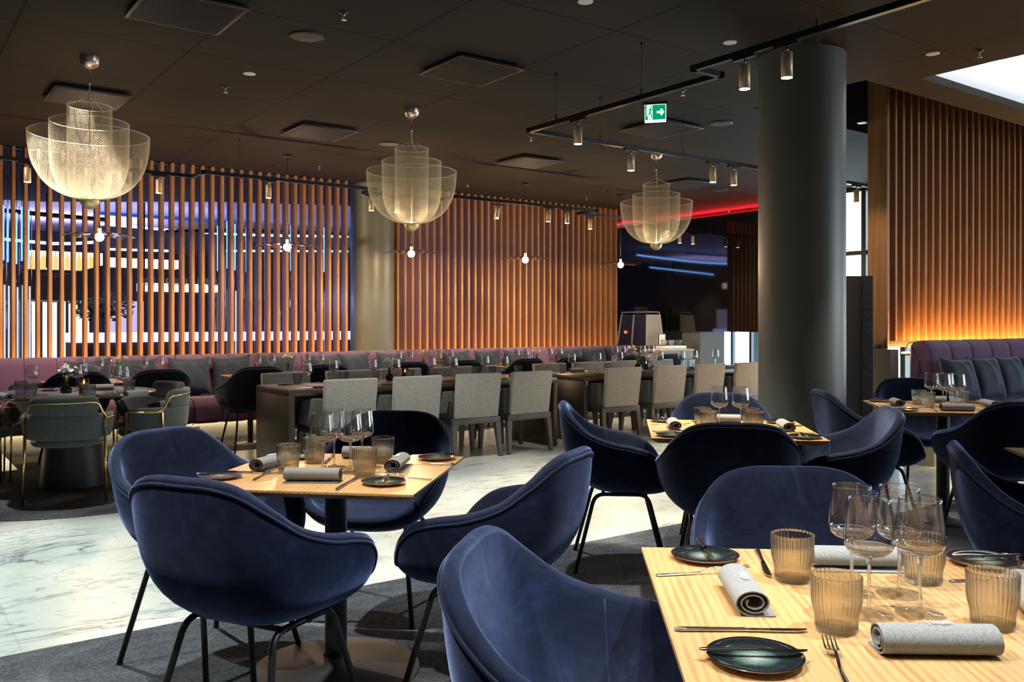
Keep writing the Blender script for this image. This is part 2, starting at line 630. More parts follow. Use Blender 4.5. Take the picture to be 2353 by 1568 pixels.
# coffer: white upstands, cove strip and grid above
cf = MB()
cf.box(6.42, 6.5, .32, 3.63, zc + t_, 3.62)
cf.box(6.5, 12, 3.55, 3.63, zc + t_, 3.62)
cf.box(6.5, 12, .32, .4, zc + t_, 3.62)
cf.box(12, 12.08, .32, 3.63, zc + t_, 3.62)
cf.box(6.42, 12.08, .32, 3.63, 3.62, 3.68)
struct(cf.build('ceiling_coffer', plain('coffer_white', (.5, .51, .53), .6)), 'white lit coffer in the ceiling')
struct(MB().box(6.85, 12, .8, 3.15, 3.50, 3.53).build('trim_1', plain('coffer_grey_panel', (.22, .2, .19), .5)), 'grey raised panel in the coffer')
struct(MB().box(6.52, 11.9, 3.50, 3.535, 3.45, 3.50).build('trim_2', M['led_white']), 'white light strip in the coffer')
struct(MB().box(6.52, 11.9, 3.12, 3.14, 3.54, 3.58).box(6.52, 6.54, .5, 3.4, 3.54, 3.58).build('trim_3', M['led_white']), 'white light strip round the coffer panel')

# ---- round columns
for i, (X, Y, lab) in enumerate([(2.046, 6.18, 'big grey round pillar'), (-1.905, 11.93, 'grey round pillar between the two slatted screens')]):
    x, y = room(X, Y)
    struct(MB().cyl(.296, .296, 0, CEIL, 72, (x, y)).build('column', M['grey_column']), lab)

# ---- slatted screens of the back wall
def screen(name, x_first, k0, k1, pitch, y0, depth, w, z0, z1, label, mat):
    root = empty(name, (x_first + pitch * k0, y0, 0))
    mb = MB()
    for q in range(k0, k1 + 1):
        xc = pitch * (q - k0)
        mb.box(xc - w / 2, xc + w / 2, 0, depth, z0, z1)
    mb.build('slat_panel', mat, root)
    r = MB()
    L = pitch * (k1 - k0)
    r.box(-.03, L + .03, depth * .35, depth * .6, z0 - .06, z0)
    r.box(-.03, L + .03, depth * .35, depth * .6, z1 - .012, z1)
    r.build('rail', M['black_steel'], root)
    return tag(root, label, 'slatted screen', 'slatted oak screens')

screen('slatted_screen', 2.632, -30, 21, .1165, 10.60, .145, .030, .50, CEIL - .002, 'open slatted oak screen in front of the blue lit bar', M['slat'])
screen('slatted_screen', 8.412, -22, 13, .1165, 10.60, .145, .030, .50, CEIL - .002, 'slatted oak screen between the far pillar and the coffee machine', M['slat'])
rs = screen('slatted_screen', 7.60, 0, 46, .1325, 4.46, .135, .032, 1.115, 3.60, 'slatted oak screen lit orange above the right banquette', M['slat'])
MB().box(-.02, 6.2, .135, .17, 1.05, 3.60).build('backing_panel', M['panel_wood'], rs)
MB().rbox(-.035, -.002, -.005, .19, 1.042, 3.60, .003, 2).build('end_panel', M['panel_wood'], rs)
MB().rbox(-.0395, -.0352, .06, .13, 1.042, 1.09, .001, 1).build('bracket', M['dark_metal'], rs)

# ---- low wall at the end of the right banquette, black partition beside it
struct(MB().rbox(7.46, 7.60, 4.36, 4.66, 0, 1.04, .004, 2).build('wall_right', plain('olive_grey_low_wall', (.17, .155, .125), .6)), 'low grey wall end beside the right banquette')
pt = empty('folding_partition', (*room(3.05, 7.75), 0))
pt.rotation_euler = (0, 0, ca(0))
MB().box(-.30, .05, 0, .05, 0, 1.70).build('leaf_panel', plain('black_brown_leaf', (.03, .026, .024), .4), pt)
rl = MB().box(.05, .14, -.02, .04, 0, 1.70)
for q in range(22):
    rl.ball((.095, -.022, .06 + q * .075), .008, 8, 6)
rl.build('perforated_rail', M['dark'], pt)
tag(pt, 'black folding partition with a studded rail between the big pillar and the low grey wall', 'partition')

# ---- mirror-black box over the counter at the far end, with the red strip above it
bx = 11.4
struct(MB().box(bx, bx + .5, 8.0, 16.5, 1.135, 3.07).build('wall_far', M['gloss_black']), 'hanging mirror-black stone wall at the far end')
struct(MB().box(bx + .34, bx + .45, 8.0, 16.5, 3.07, CEIL).build('trim_4', M['dark']), 'dark fascia above the black wall')
struct(MB().box(bx + .10, bx + .14, 8.0, 13, 3.071, 3.083).build('trim_5', M['led_red']), 'red light strip on top of the black wall')

# ---- walls outside the view that close the room
dw = plain('dark_room_wall', (.05, .045, .042), .7)
struct(MB().box(-9.1, -9, -5, 20, 0, 3.6).build('wall_left', dw), 'dark wall')
struct(MB().box(-9, 20, 20, 20.1, 0, 3.6).build('wall_back', plain('lavender_bar_wall', (.05, .045, .06), .7)), 'wall behind the bar')

# ---- windows at the far right end: bright glazing behind dark mullions
def window_wall(name, x, y0, y1, z0, z1, step, label):
    root = empty(name, (x, y0, 0))
    MB().box(.14, .16, 0, y1 - y0, z0, z1).build('glazing', M['daylight'], root)
    fr = MB()
    n = int((y1 - y0) / step)
    for q in range(n + 1):
        yy = (y1 - y0) * q / n
        fr.box(-.02, .10, yy - .035, yy + .035, z0, z1)
    for zz in (z0, z1, z0 + (z1 - z0) * .72):
        fr.box(0, .09, 0, y1 - y0, zz - .03, zz + .03)
    fr.build('window_frame', M['black_steel'], root)
    cu = MB()
    for q in range(n):
        if q % 2 == 0:
            yy = (y1 - y0) * (q + .3) / n
            rows = []
            for a in range(13):
                yq = yy + (a / 12) * step * .45
                xq = -.10 + .025 * math.sin(a * 1.7)
                rows.append([(xq, yq, z0), (xq, yq, z1)])
            cu.grid(rows)
    cu.build('curtain', plain('blue_grey_sheer', (.30, .42, .50), .8), root)
    struct(root, label)

window_wall('window_1', 19.2, 2.0, 16.5, .0, 3.1, .62, 'bright windows with sheer curtains beyond the far end')
window_wall('window_2', 10.95, 5.1, 7.9, .0, 3.12, .56, 'bright window between the big pillar and the right screen')
struct(MB().box(19.4, 19.5, -5, 20, 3.1, 3.6).box(19.4, 19.5, -5, 2, 0, 3.6).box(19.4, 19.5, 16.5, 20, 0, 3.6).build('wall_window', dw), 'dark wall round the windows')

# ================================================================== BANQUETTES
def banquette(x0, x1, yf, zs, zb, yb, yk, n_ch, label, group, end_l=False, end_r=False, name='banquette'):
    """A floating banquette section: fluted back and seat on a set-back plinth. yf front, yb back-rest foot, yk plinth."""
    root = empty(name, (x0, yf, 0))
    L = x1 - x0
    D = yb - yf
    def sweep(prof, bulge):
        rows = []
        m = n_ch * 10
        for i in range(m + 1):
            x = L * i / m
            t = (i % 10) / 10.0
            b = 1 - abs(2 * t - 1) ** 5
            sh = 0
            if end_l and x < .09:
                sh = (1 - x / .09) ** 2 * .04
            if end_r and L - x < .09:
                sh = (1 - (L - x) / .09) ** 2 * .04
            row = []
            for j, (y, z) in enumerate(prof):
                a, c_ = prof[max(j - 1, 0)], prof[min(j + 1, len(prof) - 1)]
                ty, tz = c_[0] - a[0], c_[1] - a[1]
                ln = math.hypot(ty, tz) or 1
                ny, nz = -tz / ln, ty / ln
                row.append((x, y + ny * (bulge * b - bulge - sh), z + nz * (bulge * b - bulge - sh)))
            rows.append(row)
        return rows
    def arc(cy, cz, r, a0, a1, n=8):
        return [(cy + r * math.cos(math.radians(a0 + (a1 - a0) * i / n)), cz + r * math.sin(math.radians(a0 + (a1 - a0) * i / n))) for i in range(n + 1)]
    def body(nm, prof, mat, bulge):
        mb = MB()
        rows = sweep(prof, bulge)
        mb.grid([list(r) for r in rows])
        for r, rev in ((rows[0], False), (rows[-1], True)):
            cy = sum(p[1] for p in r) / len(r)
            cz = sum(p[2] for p in r) / len(r)
            vs = [(r[0][0], cy, cz)] + r
            fs = [(0, q + 1, q + 2) if not rev else (0, q + 2, q + 1) for q in range(len(r) - 1)]
            mb.add(vs, fs)
        return mb.build(nm, mat, root)
    # seat profile runs from the under-front edge over the nose to the back
    zl = zs - .27
    seat = [(D + .02, zl), (.06, zl)] + arc(.06, zl + .05, .05, -90, -180, 5) + arc(.10, zs - .10, .10, 180, 90, 8) + [(.3, zs), (D + .02, zs - .01)]
    seat = seat[::-1]
    seat = [(y, z) for (y, z) in seat][::-1]
    so = body('seat', seat, M['purple'], .008)
    rb = .085
    back = [(D + .01, zs - .03), (D + .03, zs + .08), (D + .07, zs + .22)] + arc(D + .20, zb - .11, .11, 168, 60, 8) + arc(D + .24, zb - .085, .085, 60, 0, 5) + [(D + .325, zs - .2)]
    bo = body('backrest', back, M['purple'], .010)
    for i in range(0, n_ch + 1):
        x = L * i / n_ch
        MB().tube([(x, y + .003, z - .009) for (y, z) in back[:-1]], .0035, 5).build('seam', M['seam'], bo)
        MB().tube([(x, y + .004, z - .006) for (y, z) in seat[1:-1]], .003, 5).build('seam', M['seam'], so)
    MB().box(0, L, yk - yf, yk - yf + .3, 0, zl + .01).build('plinth', M['plinth'], root)
    MB().box(.02, L - .02, yk - yf - .06, yk - yf - .035, zl - .025, zl - .004).build('light_strip', M['led_plinth'], root)
    return tag(root, label, 'banquette', group)

bq = 'purple banquette sections along the back wall'
xs = [-.83, .97, 2.77, 4.55, 6.35, 8.12, 9.92]
blab = ['purple banquette section cut off by the left edge, behind the round table',
        'purple banquette section behind the round table, first full one from the left',
        'purple banquette section with the wall socket under it and the second pendant lamp over it',
        'purple banquette section in front of the far round pillar',
        'purple banquette section under the fourth pendant lamp from the left',
        'purple banquette section at the far end, beside the coffee machine']
for i in range(6):
    banquette(xs[i] + .004, xs[i + 1] - .004, 9.45, .475, .925, 10.02, 10.12, 6, blab[i], bq, end_r=(i == 5))
bq2 = 'purple banquette sections along the right screen'
banquette(7.64, 9.94, 3.50, .545, 1.125, 3.99, 4.05, 6, 'purple banquette section against the low grey wall, with three dark cushions', bq2, end_l=True)
banquette(9.95, 12.25, 3.50, .545, 1.125, 3.99, 4.05, 6, 'purple banquette section cut by the right edge, beyond the first seam', bq2)
u1 = empty('uplight_strip', (7.75, 4.40, 1.0))  # led strip attached behind the right backrest
MB().box(0, 5.6, 0, .02, 0, .012).build('led_strip', emis('amber_uplight', (1.0, .52, .12), 230), u1)
MB().box(-.01, 5.61, -.012, .03, -.02, -.001).build('channel', M['black_steel'], u1)
tag(u1, 'amber light strip behind the right banquette back', 'light strip')

u2 = empty('uplight_strip', (-.8, 10.42, .80))  # led strip attached behind the long backrest
MB().box(0, 5.95, 0, .03, 0, .012).box(6.67, 10.6, 0, .03, 0, .012).build('led_strip', emis('amber_uplight_soft', (1.0, .50, .16), 26), u2)
MB().box(-.01, 5.96, -.012, .04, -.02, -.001).box(6.66, 10.61, -.012, .04, -.02, -.001).build('channel', M['black_steel'], u2)
tag(u2, 'amber light strip behind the long banquette back, under the slats', 'light strip')

# cushions
def make_cushion():
    root = empty('cushion')
    n = 14
    mb = MB()
    for sgn in (1, -1):
        rows = []
        for i in range(n + 1):
            row = []
            for j in range(n + 1):
                a, b = 2 * i / n - 1, 2 * j / n - 1
                pin = 1 - .10 * (1 - abs(a) ** 2) * abs(b) ** 3
                pin2 = 1 - .10 * (1 - abs(b) ** 2) * abs(a) ** 3
                x, z = a * .225 * pin2, b * .215 * pin
                th = .075 * ((1 - a ** 4) * (1 - b ** 4)) ** .55
                th += .010 * math.sin(9 * a + 5 * b * b) * (1 - abs(a)) * (1 - b * b)
                row.append((x, sgn * th, z + .215))
            rows.append(row if sgn > 0 else row[::-1])
        mb.grid(rows)
    mb.build('cover', M['cushion'], root)
    p = []
    for i in range(40):
        q = i / 40 * 4
        s_, f_ = int(q), (q % 1) * 2 - 1
        e = .90 + .10 * abs(f_) ** 3
        p.append([(f_ * .225, 0, .215 - .215 * e), (.225 * e, 0, .215 + f_ * .215), (-f_ * .225, 0, .215 + .215 * e), (-.225 * e, 0, .215 - f_ * .215)][s_])
    MB().tube(p, .004, 6, closed=True).build('piping', M['cushion'], root)
    return root
CU = Proto(make_cushion, 'cushion')
gcu = 'dark velvet cushions on the long banquette'
cul = [(212, 'dark velvet cushion behind the round table, first from the left'),
       (318, 'dark velvet cushion behind the round table, second from the left'),
       (438, 'dark velvet cushion beside the dark chair at the first oak bench table'),
       (540, 'dark velvet cushion at the left end of the second oak bench table'),
       (638, 'dark velvet cushion behind the dark chair at the second bench table'),
       (752, 'dark velvet cushion at the right end of the second bench table'),
       (824, 'large pale-lit cushion in front of the far round pillar'),
       (906, 'dark velvet cushion at the left end of the third bench table'),
       (1058, 'dark velvet cushion at the right end of the third bench table'),
       (1130, 'blue-grey velvet cushion just left of the fourth bench table'),
       (1195, 'blue-grey velvet cushion behind the fourth bench table'),
       (1318, 'silvery cushion right of the fourth bench table'),
       (1372, 'silvery cushion leaning between the fourth and fifth bench tables'),
       (1424, 'silvery cushion at the far end of the long banquette')]
for u, lab in cul:
    x, y, z = py(u, 860, 9.93)
    CU.place(x, 9.93, .485, 0, lab, gcu, (math.radians(-14 + random.uniform(-3, 3)), math.radians(random.uniform(-4, 4)), random.uniform(-.12, .12)))
for i, (u, lab) in enumerate([(2220, 'dark grey-blue cushion on the right banquette, first from its open end'), (2280, 'grey-blue cushion on the right banquette, second from its open end'),
                              (2335, 'navy cushion on the right banquette, third from its open end'), (2388, 'navy cushion on the right banquette, cut by the frame edge')]):
    x, y, z = py(u, 860, 3.86)
    CU.place(x, 3.86, .555, 0, lab, 'dark cushions on the right banquette', (math.radians(-16), math.radians(2 - i), -.10))

# wall socket in the plinth
x, y, z = py(450, 989, 10.12)
so = empty('wall_socket', (x, 10.118, z))
MB().rbox(-.04, .04, -.012, 0, -.04, .04, .003, 2).build('cover_plate', M['dark_metal'], so)
MB().lathe([(.0205, -.013), (.019, -.0135), (.018, -.004), (.0, -.004)], 20, M=Matrix.Rotation(-PI / 2, 4, 'X') @ Matrix.Scale(-1, 4, (0, 0, 1))).build('socket_well', M['dark'], so)
tag(so, 'small dark wall socket in the pale plinth under the banquette', 'wall socket')

# ================================================================== CHAIRS
RIM_H = [(0, -.285, .838), (.12, -.281, .836), (.20, -.264, .815), (.255, -.220, .762), (.287, -.145, .700), (.304, -.04, .662),
         (.310, .06, .644), (.302, .15, .618), (.276, .215, .566), (.225, .257, .502), (.13, .282, .470), (0, .290, .462)]

def shell_rows(nseg=7, m=13):
    half = [Vector(p) for p in RIM_H]
    loop = half + [Vector((-p.x, p.y, p.z)) for p in half[-2:0:-1]]
    rim = [Vector((p.x * .91, p.y * .96, p.z)) for p in catmull(loop, nseg, True)]
    C = Vector((0, .02, .452))
    inner = []
    for s in range(m + 1):
        t = s / m              # 0 rim .. 1 centre
        row = []
        for p in rim:
            d = Vector((p.x - C.x, p.y - C.y, 0))
            rise = max(0, p.z - .462)
            P3 = p
            P2 = Vector((C.x + d.x * .90, C.y + d.y * .90, .455 + rise * .42))
            P1 = Vector((C.x + d.x * .78, C.y + d.y * .78, .440))
            q = 1 - t
            pt = C * (1 - q) ** 3 + P1 * 3 * q * (1 - q) ** 2 + P2 * 3 * q * q * (1 - q) + P3 * q ** 3
            row.append(pt)
        inner.append(row)
    return rim, inner

def make_shell_chair(mat, pmat):
    def mk():
        root = empty('shell_chair')
        rim, inner = shell_rows()
        m, n = len(inner), len(inner[0])
        # vertex normals of the inner surface (pointing out of the body towards outside/below)
        nor = []
        for i in range(m):
            r = []
            for k in range(n):
                a = inner[min(i + 1, m - 1)][k] - inner[max(i - 1, 0)][k]
                b = inner[i][(k + 1) % n] - inner[i][(k - 1) % n]
                v = a.cross(b)
                v = v.normalized() if v.length > 1e-9 else Vector((0, 0, -1))
                if i == m - 1:
                    v = Vector((0, 0, -1))
                c = inner[i][k] - Vector((0, .02, .62))
                if v.dot(c) < 0:
                    v = -v
                r.append(v)
            nor.append(r)
        th0 = .040
        rows = [[inner[i][k] for k in range(n)] for i in range(m - 1, -1, -1)]
        # rolled rim
        for a in (30, 60, 90, 120, 150):
            row = []
            for k in range(n):
                v = nor[0][k]
                up = (inner[0][k] - inner[1][k]).normalized()
                ce = inner[0][k] + v * th0 * .5
                row.append(ce - v * th0 * .5 * math.cos(math.radians(a)) + up * th0 * .5 * math.sin(math.radians(a)))
            rows.append(row)
        outer = []
        for i in range(m):
            th = th0 + .028 * math.sin(min(1, i / (m - 1) * 1.1) * PI * .5)
            outer.append([inner[i][k] + nor[i][k] * th for k in range(n)])
        rows += outer
        mb = MB()
        mb.grid(rows, closeu=True)
        mb.build('seat_shell', mat, root)
        pp = MB()
        pp.tube([inner[0][k] + nor[0][k] * (th0 + .001) for k in range(n)], .0048, 6, closed=True)
        pp.build('piping', pmat, root)
        sm = MB()
        for sx in (1, -1):
            kk = min(range(n), key=lambda k: (rim[k].x * sx < 0) * 9 + abs(rim[k].y + .05) )
            sm.tube([inner[i][kk] - nor[i][kk] * .0006 for i in range(0, m - 3)], .0022, 5)
        sm.build('seam', pmat, root)
        for sx in (1, -1):
            for sy in (1, -1):
                foot = (.228 * sx, .01 + .235 * sy, .006)
                top = (.165 * sx, .01 + .135 * sy, .392)
                mid = (.165 * sx, .01, .392)
                lb = MB().tube(rounded([foot, top, mid], .05, 6), .0105, 10)
                lb.cyl(.0125, .0125, 0, .008, 12, (foot[0], foot[1]))
                lb.build('leg', M['black_steel'], root)
        fr = MB()
        for yy in (-.08, .10):
            fr.tube([(-.165, yy, .392), (.165, yy, .392)], .009, 8)
        fr.cyl(.05, .05, .385, .41, 16, (0, .02))
        fr.build('under_frame', M['black_steel'], root)
        return root
    return mk

BLUE = Proto(make_shell_chair(M['velvet'], M['piping']), 'chair')
DARK = Proto(make_shell_chair(M['velvet_dark'], M['piping']), 'chair')

def chair_at(proto, X, Y, face, label, group):
    """X, Y in the viewing frame; face = direction the sitter looks (0 right, 90 away)."""
    x, y = room(X, Y)
    return proto.place(x, y, .0064 if y < 3.855 else .0, ca(face) - PI / 2, label, group)

gb = 'blue velvet shell chairs at the oak tables'
chair_at(BLUE, -.775, 2.665, 65, 'blue shell chair with its back to the camera, pushed under the left oak table', gb)
chair_at(BLUE, -1.16, 3.36, -30, 'blue shell chair at the left side of the left oak table, facing it', gb)
chair_at(BLUE, -.06, 3.04, 156, 'blue shell chair seen from its side, right of the left oak table', gb)
chair_at(BLUE, -.60, 3.94, -100, 'blue shell chair behind the left oak table, facing the camera', gb)
chair_at(BLUE, .20, 1.66, -12, 'brightly lit blue shell chair at the left side of the nearest oak table', gb)
chair_at(BLUE, .80, 2.29, -92, 'blue shell chair behind the nearest oak table, facing the camera', gb)
chair_at(BLUE, 1.83, 2.96, -22, 'blue shell chair at the right edge, its back over the nearest table', gb)
chair_at(BLUE, .565, 4.68, -4, 'blue shell chair left of the oak table that stands before the big pillar', gb)
chair_at(BLUE, .985, 4.0, 82, 'dark-backed blue shell chair in front of the oak table before the big pillar', gb)
chair_at(BLUE, 1.215, 5.02, -98, 'blue shell chair behind the oak table before the big pillar', gb)
chair_at(BLUE, 1.615, 4.42, 172, 'blue shell chair right of the oak table before the big pillar', gb)
chair_at(BLUE, 2.25, 5.54, -2, 'blue shell chair standing directly right of the big pillar foot', gb)
chair_at(BLUE, 3.04, 6.46, -92, 'blue shell chair with its back to the purple end of the right banquette', gb)
chair_at(BLUE, 2.80, 5.02, 88, 'dark-backed blue shell chair in front of the oak table by the right banquette', gb)

# ---- bench chairs (dark shell chairs, backs to the room)
gd = 'dark shell chairs along the bench tables'
cl = ['dark shell chair at the first bench table, mostly hidden by the round table flowers',
      'dark shell chair at the first bench table, its round back beside a dark cushion',
      'dark shell chair at the second bench table, beside the near long table end',
      'dark shell chair at the right half of the second bench table',
      'dark shell chair at the left half of the third bench table',
      'dark shell chair at the right half of the third bench table',
      'dark shell chair at the left half of the fourth bench table',
      'dark shell chair at the right half of the fourth bench table',
      'dark shell chair at the left half of the fifth bench table',
      'dark shell chair at the right half of the fifth bench table']
for x, lab in zip([1.46, 2.15, 3.07, 3.77, 4.75, 5.45, 6.36, 7.06, 8.11, 8.81], cl):
    DARK.place(x, 8.63 if x < 2.5 else 8.60, .0061, random.uniform(-.03, .03), lab, gd)

# ---- grey upholstered armchairs with wooden frames
def make_armchair():
    root = empty('upholstered_armchair')
    w = .245
    bk = MB().rbox(-w, w, -.30, -.245, .385, .805, .014, 3,
                   taper=lambda x, y, z, t: (x * (.97 + .03 * t), y + .02 - .055 * t, z))
    bk.build('backrest', M['grey_fabric'], root)
    MB().rbox(-w + .02, w - .02, -.25, .26, .385, .475, .02, 3).build('seat', M['grey_fabric_dark'], root)
    for sx in (1, -1):
        MB().rbox(sx * w - .028 if sx > 0 else -w - .032, sx * w + .032 if sx > 0 else -w + .028, -.23, .20, .385, .645, .018, 3,
                  taper=lambda x, y, z, t: (x, y - (.07 * t if y > 0 else 0), z - .03 * t * (y > 0))).build('armrest', M['grey_fabric_dark'], root)
    MB().rbox(-w - .02, w + .02, -.275, .255, .325, .386, .006, 2).build('apron', M['grey_wood_frame'], root)
    for sx in (1, -1):
        for sy in (1, -1):
            tx, ty = sx * (w - .005), (.225 if sy > 0 else -.245)
            bx_, by_ = sx * (w + .012), (.235 if sy > 0 else -.285)
            a, b = .027, .016
            MB().hexa([(bx_ - b, by_ - b, 0), (bx_ + b, by_ - b, 0), (bx_ + b, by_ + b, 0), (bx_ - b, by_ + b, 0)],
                      [(tx - a, ty - a, .33), (tx + a, ty - a, .33), (tx + a, ty + a, .33), (tx - a, ty + a, .33)]).build('leg', M['grey_wood_frame'], root)
    return root
ARM = Proto(make_armchair, 'chair')
ga = 'grey armchairs at the long black tables'
front_x = [3.33, 3.98, 4.655, 5.28, 6.53, 7.24, 7.905, 8.60]
fl_ = ['grey felt armchair, leftmost at the near long black table, its back behind the wine glasses',
       'grey felt armchair, second from the left at the near long black table',
       'grey felt armchair, third from the left at the near long black table',
       'grey felt armchair at the right end panel of the near long black table',
       'pale felt armchair, first from the left at the far long black table',
       'pale felt armchair, second from the left at the far long black table',
       'pale felt armchair, third from the left at the far long black table',
       'pale felt armchair half hidden by the big pillar']
for x, lab in zip(front_x, fl_):
    ARM.place(x, 7.155, 0, random.uniform(-.05, .02), lab, ga)
bl_ = ['grey armchair facing the camera across the near long black table, leftmost', 'grey armchair facing the camera across the near long table, second from its left end',
       'grey armchair facing the camera across the near long table, behind the green vase', 'grey armchair facing the camera across the near long table, last before its right end',
       'grey armchair facing the camera across the far long table, leftmost', 'grey armchair facing the camera across the far long table, second from its left end',
       'grey armchair facing the camera across the far long table, beside the candle', 'grey armchair facing the camera across the far long table, right of the candle']
for x, lab in zip([3.24, 3.89, 4.49, 5.15, 6.49, 7.09, 7.70, 8.34], bl_):
    ARM.place(x, 7.78, 0, PI + random.uniform(-.03, .03), lab, ga)

# ---- gold framed chairs round the round table
def make_gold_chair():
    root = empty('gold_framed_chair')
    def band(z0, z1, r, a0, a1, th, top_in=.0):
        rows = []
        n = 28
        for i in range(n + 1):
            a = math.radians(a0 + (a1 - a0) * i / n)
            e = min(i, n - i) / 3.0
            k = 1 if e >= 1 else math.sqrt(max(0, 1 - (1 - e) ** 2)) * .92 + .08
            zc_, hh = (z0 + z1) / 2, (z1 - z0) / 2 * k
            sec = []
            for q in range(12):
                b = 2 * PI * q / 12
                rr = r + th * .5 * math.cos(b) * (abs(math.cos(b)) ** -.35 if abs(math.cos(b)) > .05 else 1)
                zz = zc_ + hh * math.sin(b) * (abs(math.sin(b)) ** -.5 if abs(math.sin(b)) > .05 else 1)
                rr += top_in * (zz - z0)
                sec.append((rr * math.cos(a), .03 + rr * .92 * math.sin(a), zz))
            rows.append(sec)
        mb = MB().grid(rows, closeu=True)
        for r_, rev in ((rows[0], True), (rows[-1], False)):
            mb.add(r_, [tuple(range(11, -1, -1)) if rev else tuple(range(12))])
        return mb
    band(.455, .635, .262, 150, 390, .05, .10).build('lower_backrest', M['chair_wool'], root)
    band(.615, .765, .275, 222, 318, .05, .10).build('upper_backrest', M['chair_wool'], root)
    st = MB()
    pr = [(.001, .395), (.16, .395), (.225, .405), (.243, .425), (.235, .452), (.20, .462), (.001, .465)]
    st.lathe(pr, 32, (0, .03, 0))
    st.build('seat', M['chair_wool'], root)
    g = MB()
    r = .305
    def pa(deg, z, rr=r):
        a = math.radians(deg)
        return (rr * math.cos(a), .03 + rr * .92 * math.sin(a), z)
    path = [pa(385, .60)] + [pa(d, .60 + .0 * d) for d in range(375, 329, -9)] + [pa(322, .645), pa(316, .70), pa(311, .715)] + \
           [pa(d, .72) for d in range(304, 232, -8)] + [pa(229, .715), pa(224, .70), pa(218, .645), pa(211, .60)] + [pa(d, .60) for d in range(202, 154, -9)]
    g.tube(path, .0085, 8)
    g.build('gold_frame', M['gold'], root)
    for d, zt, sp in ((20, .60, 1.06), (160, .60, 1.06), (326, .60, 1.04), (214, .60, 1.04)):
        p = pa(d, zt)
        q = pa(d, 0, r * sp)
        MB().tube([p, q], [.0085, .0075], 8).build('leg', M['gold'], root)
    return root
GOLD = Proto(make_gold_chair, 'chair')
gg = 'gold framed grey chairs at the round table'
RTX, RTY = 1.30, 7.60
rc = [(-.295, -.565, 108, 'gold framed grey chair with its back to the camera, before the round table'),
      (.645, -.01, 186, 'gold framed grey chair right of the round table, seen from its side'),
      (.36, .60, 236, 'gold framed grey chair half hidden behind the side-on gold framed chair'),
      (-.46, .42, 318, 'gold framed grey chair on the banquette side of the round table'),
      (-.66, -.22, 20, 'gold framed grey chair cut by the left edge, beside the round table')]
cX, cY = SA * RTX - CA * RTY, CA * RTX + SA * RTY
rc[0] = (.26, -.61, 110, rc[0][3])
for dx, dy, fc, lab in rc:
    x, y = room(cX + dx, cY + dy)
    GOLD.place(x, y, .0064, ca(fc) - PI / 2, lab, gg)

# ================================================================== TABLES
def oak_table(X, Y, rot, s, label, br=.305):
    x, y = room(X, Y)
    root = empty('oak_table', (x, y, 0), ca(rot))
    h = s / 2
    tp = MB()
    e = .034
    tp.hexa([(-h + e, -h + e, .714), (h - e, -h + e, .714), (h - e, h - e, .714), (-h + e, h - e, .714)],
            [(-h, -h, .733), (h, -h, .733), (h, h, .733), (-h, h, .733)])
    tp.hexa([(-h, -h, .733), (h, -h, .733), (h, h, .733), (-h, h, .733)],
            [(-h + .001, -h + .001, .740), (h - .001, -h + .001, .740), (h - .001, h - .001, .740), (-h + .001, h - .001, .740)])
    tp.build('tabletop', M['oak'], root)
    MB().cyl(.040, .040, .02, .714, 32).build('column_post', M['black_steel'], root)
    z0 = .0062 if y < 3.855 else 0
    MB().lathe([(br, z0 + .0005), (br, z0 + .010), (br - .007, z0 + .016), (.045, z0 + .024), (.045, z0 + .06)], 56).build('base_plate', M['base_plate'], root)
    return tag(root, label, 'table', 'square oak tables with round bases')

T1 = oak_table(-.648, 3.22, -8.5, .80, 'square oak table on the left, its round base plate in view')
T2 = oak_table(1.112, 4.478, -7, .815, 'square oak table standing before the big pillar', .25)
T3 = oak_table(.715, 1.668, -3.7, .86, 'nearest square oak table, brightly lit', .25)
T4 = oak_table(2.797, 5.678, -10, .82, 'square oak table by the open end of the right banquette', .22)
T5 = oak_table(2.50, 3.36, -8, .82, 'square oak table cut by the right edge', .22)

def long_table(x0, x1, y0, y1, label):
    root = empty('long_table', (x0, y0, 0))
    L, D, th, T = x1 - x0, y1 - y0, .055, .715
    MB().rbox(0, L, 0, D, T - th, T, .002, 1).build('tabletop', M['table_black'], root)
    MB().rbox(0, th, .0, D, 0, T - th, .002, 1).build('end_panel', M['dark_metal'], root)
    MB().rbox(L - th, L, .0, D, 0, T - th, .002, 1).build('end_panel', M['dark_metal'], root)
    MB().box(th, L - th, D * .5 - .01, D * .5 + .01, .45, T - th).build('cable_tray', M['dark'], root)
    return tag(root, label, 'table', 'long black tables with panel ends')
long_table(2.85, 5.77, 7.06, 7.83, 'long black table with panel ends, nearer to the round table')
long_table(6.14, 9.06, 7.06, 7.83, 'long black table with panel ends, further off beside the big pillar')

rt = empty('round_table', (RTX, RTY, .0064))
MB().lathe([(.001, .712), (.575, .712), (.60, .722), (.60, .734), (.001, .734)], 72).build('tabletop', M['round_top'], rt)
MB().lathe([(.001, .0), (.245, .0), (.245, .012), (.165, .70), (.165, .712)], 48).build('pedestal', plain('blue_black_cone_base', (.03, .035, .038), .4), rt)
tag(rt, 'round black table on a tapered cone base', 'table')

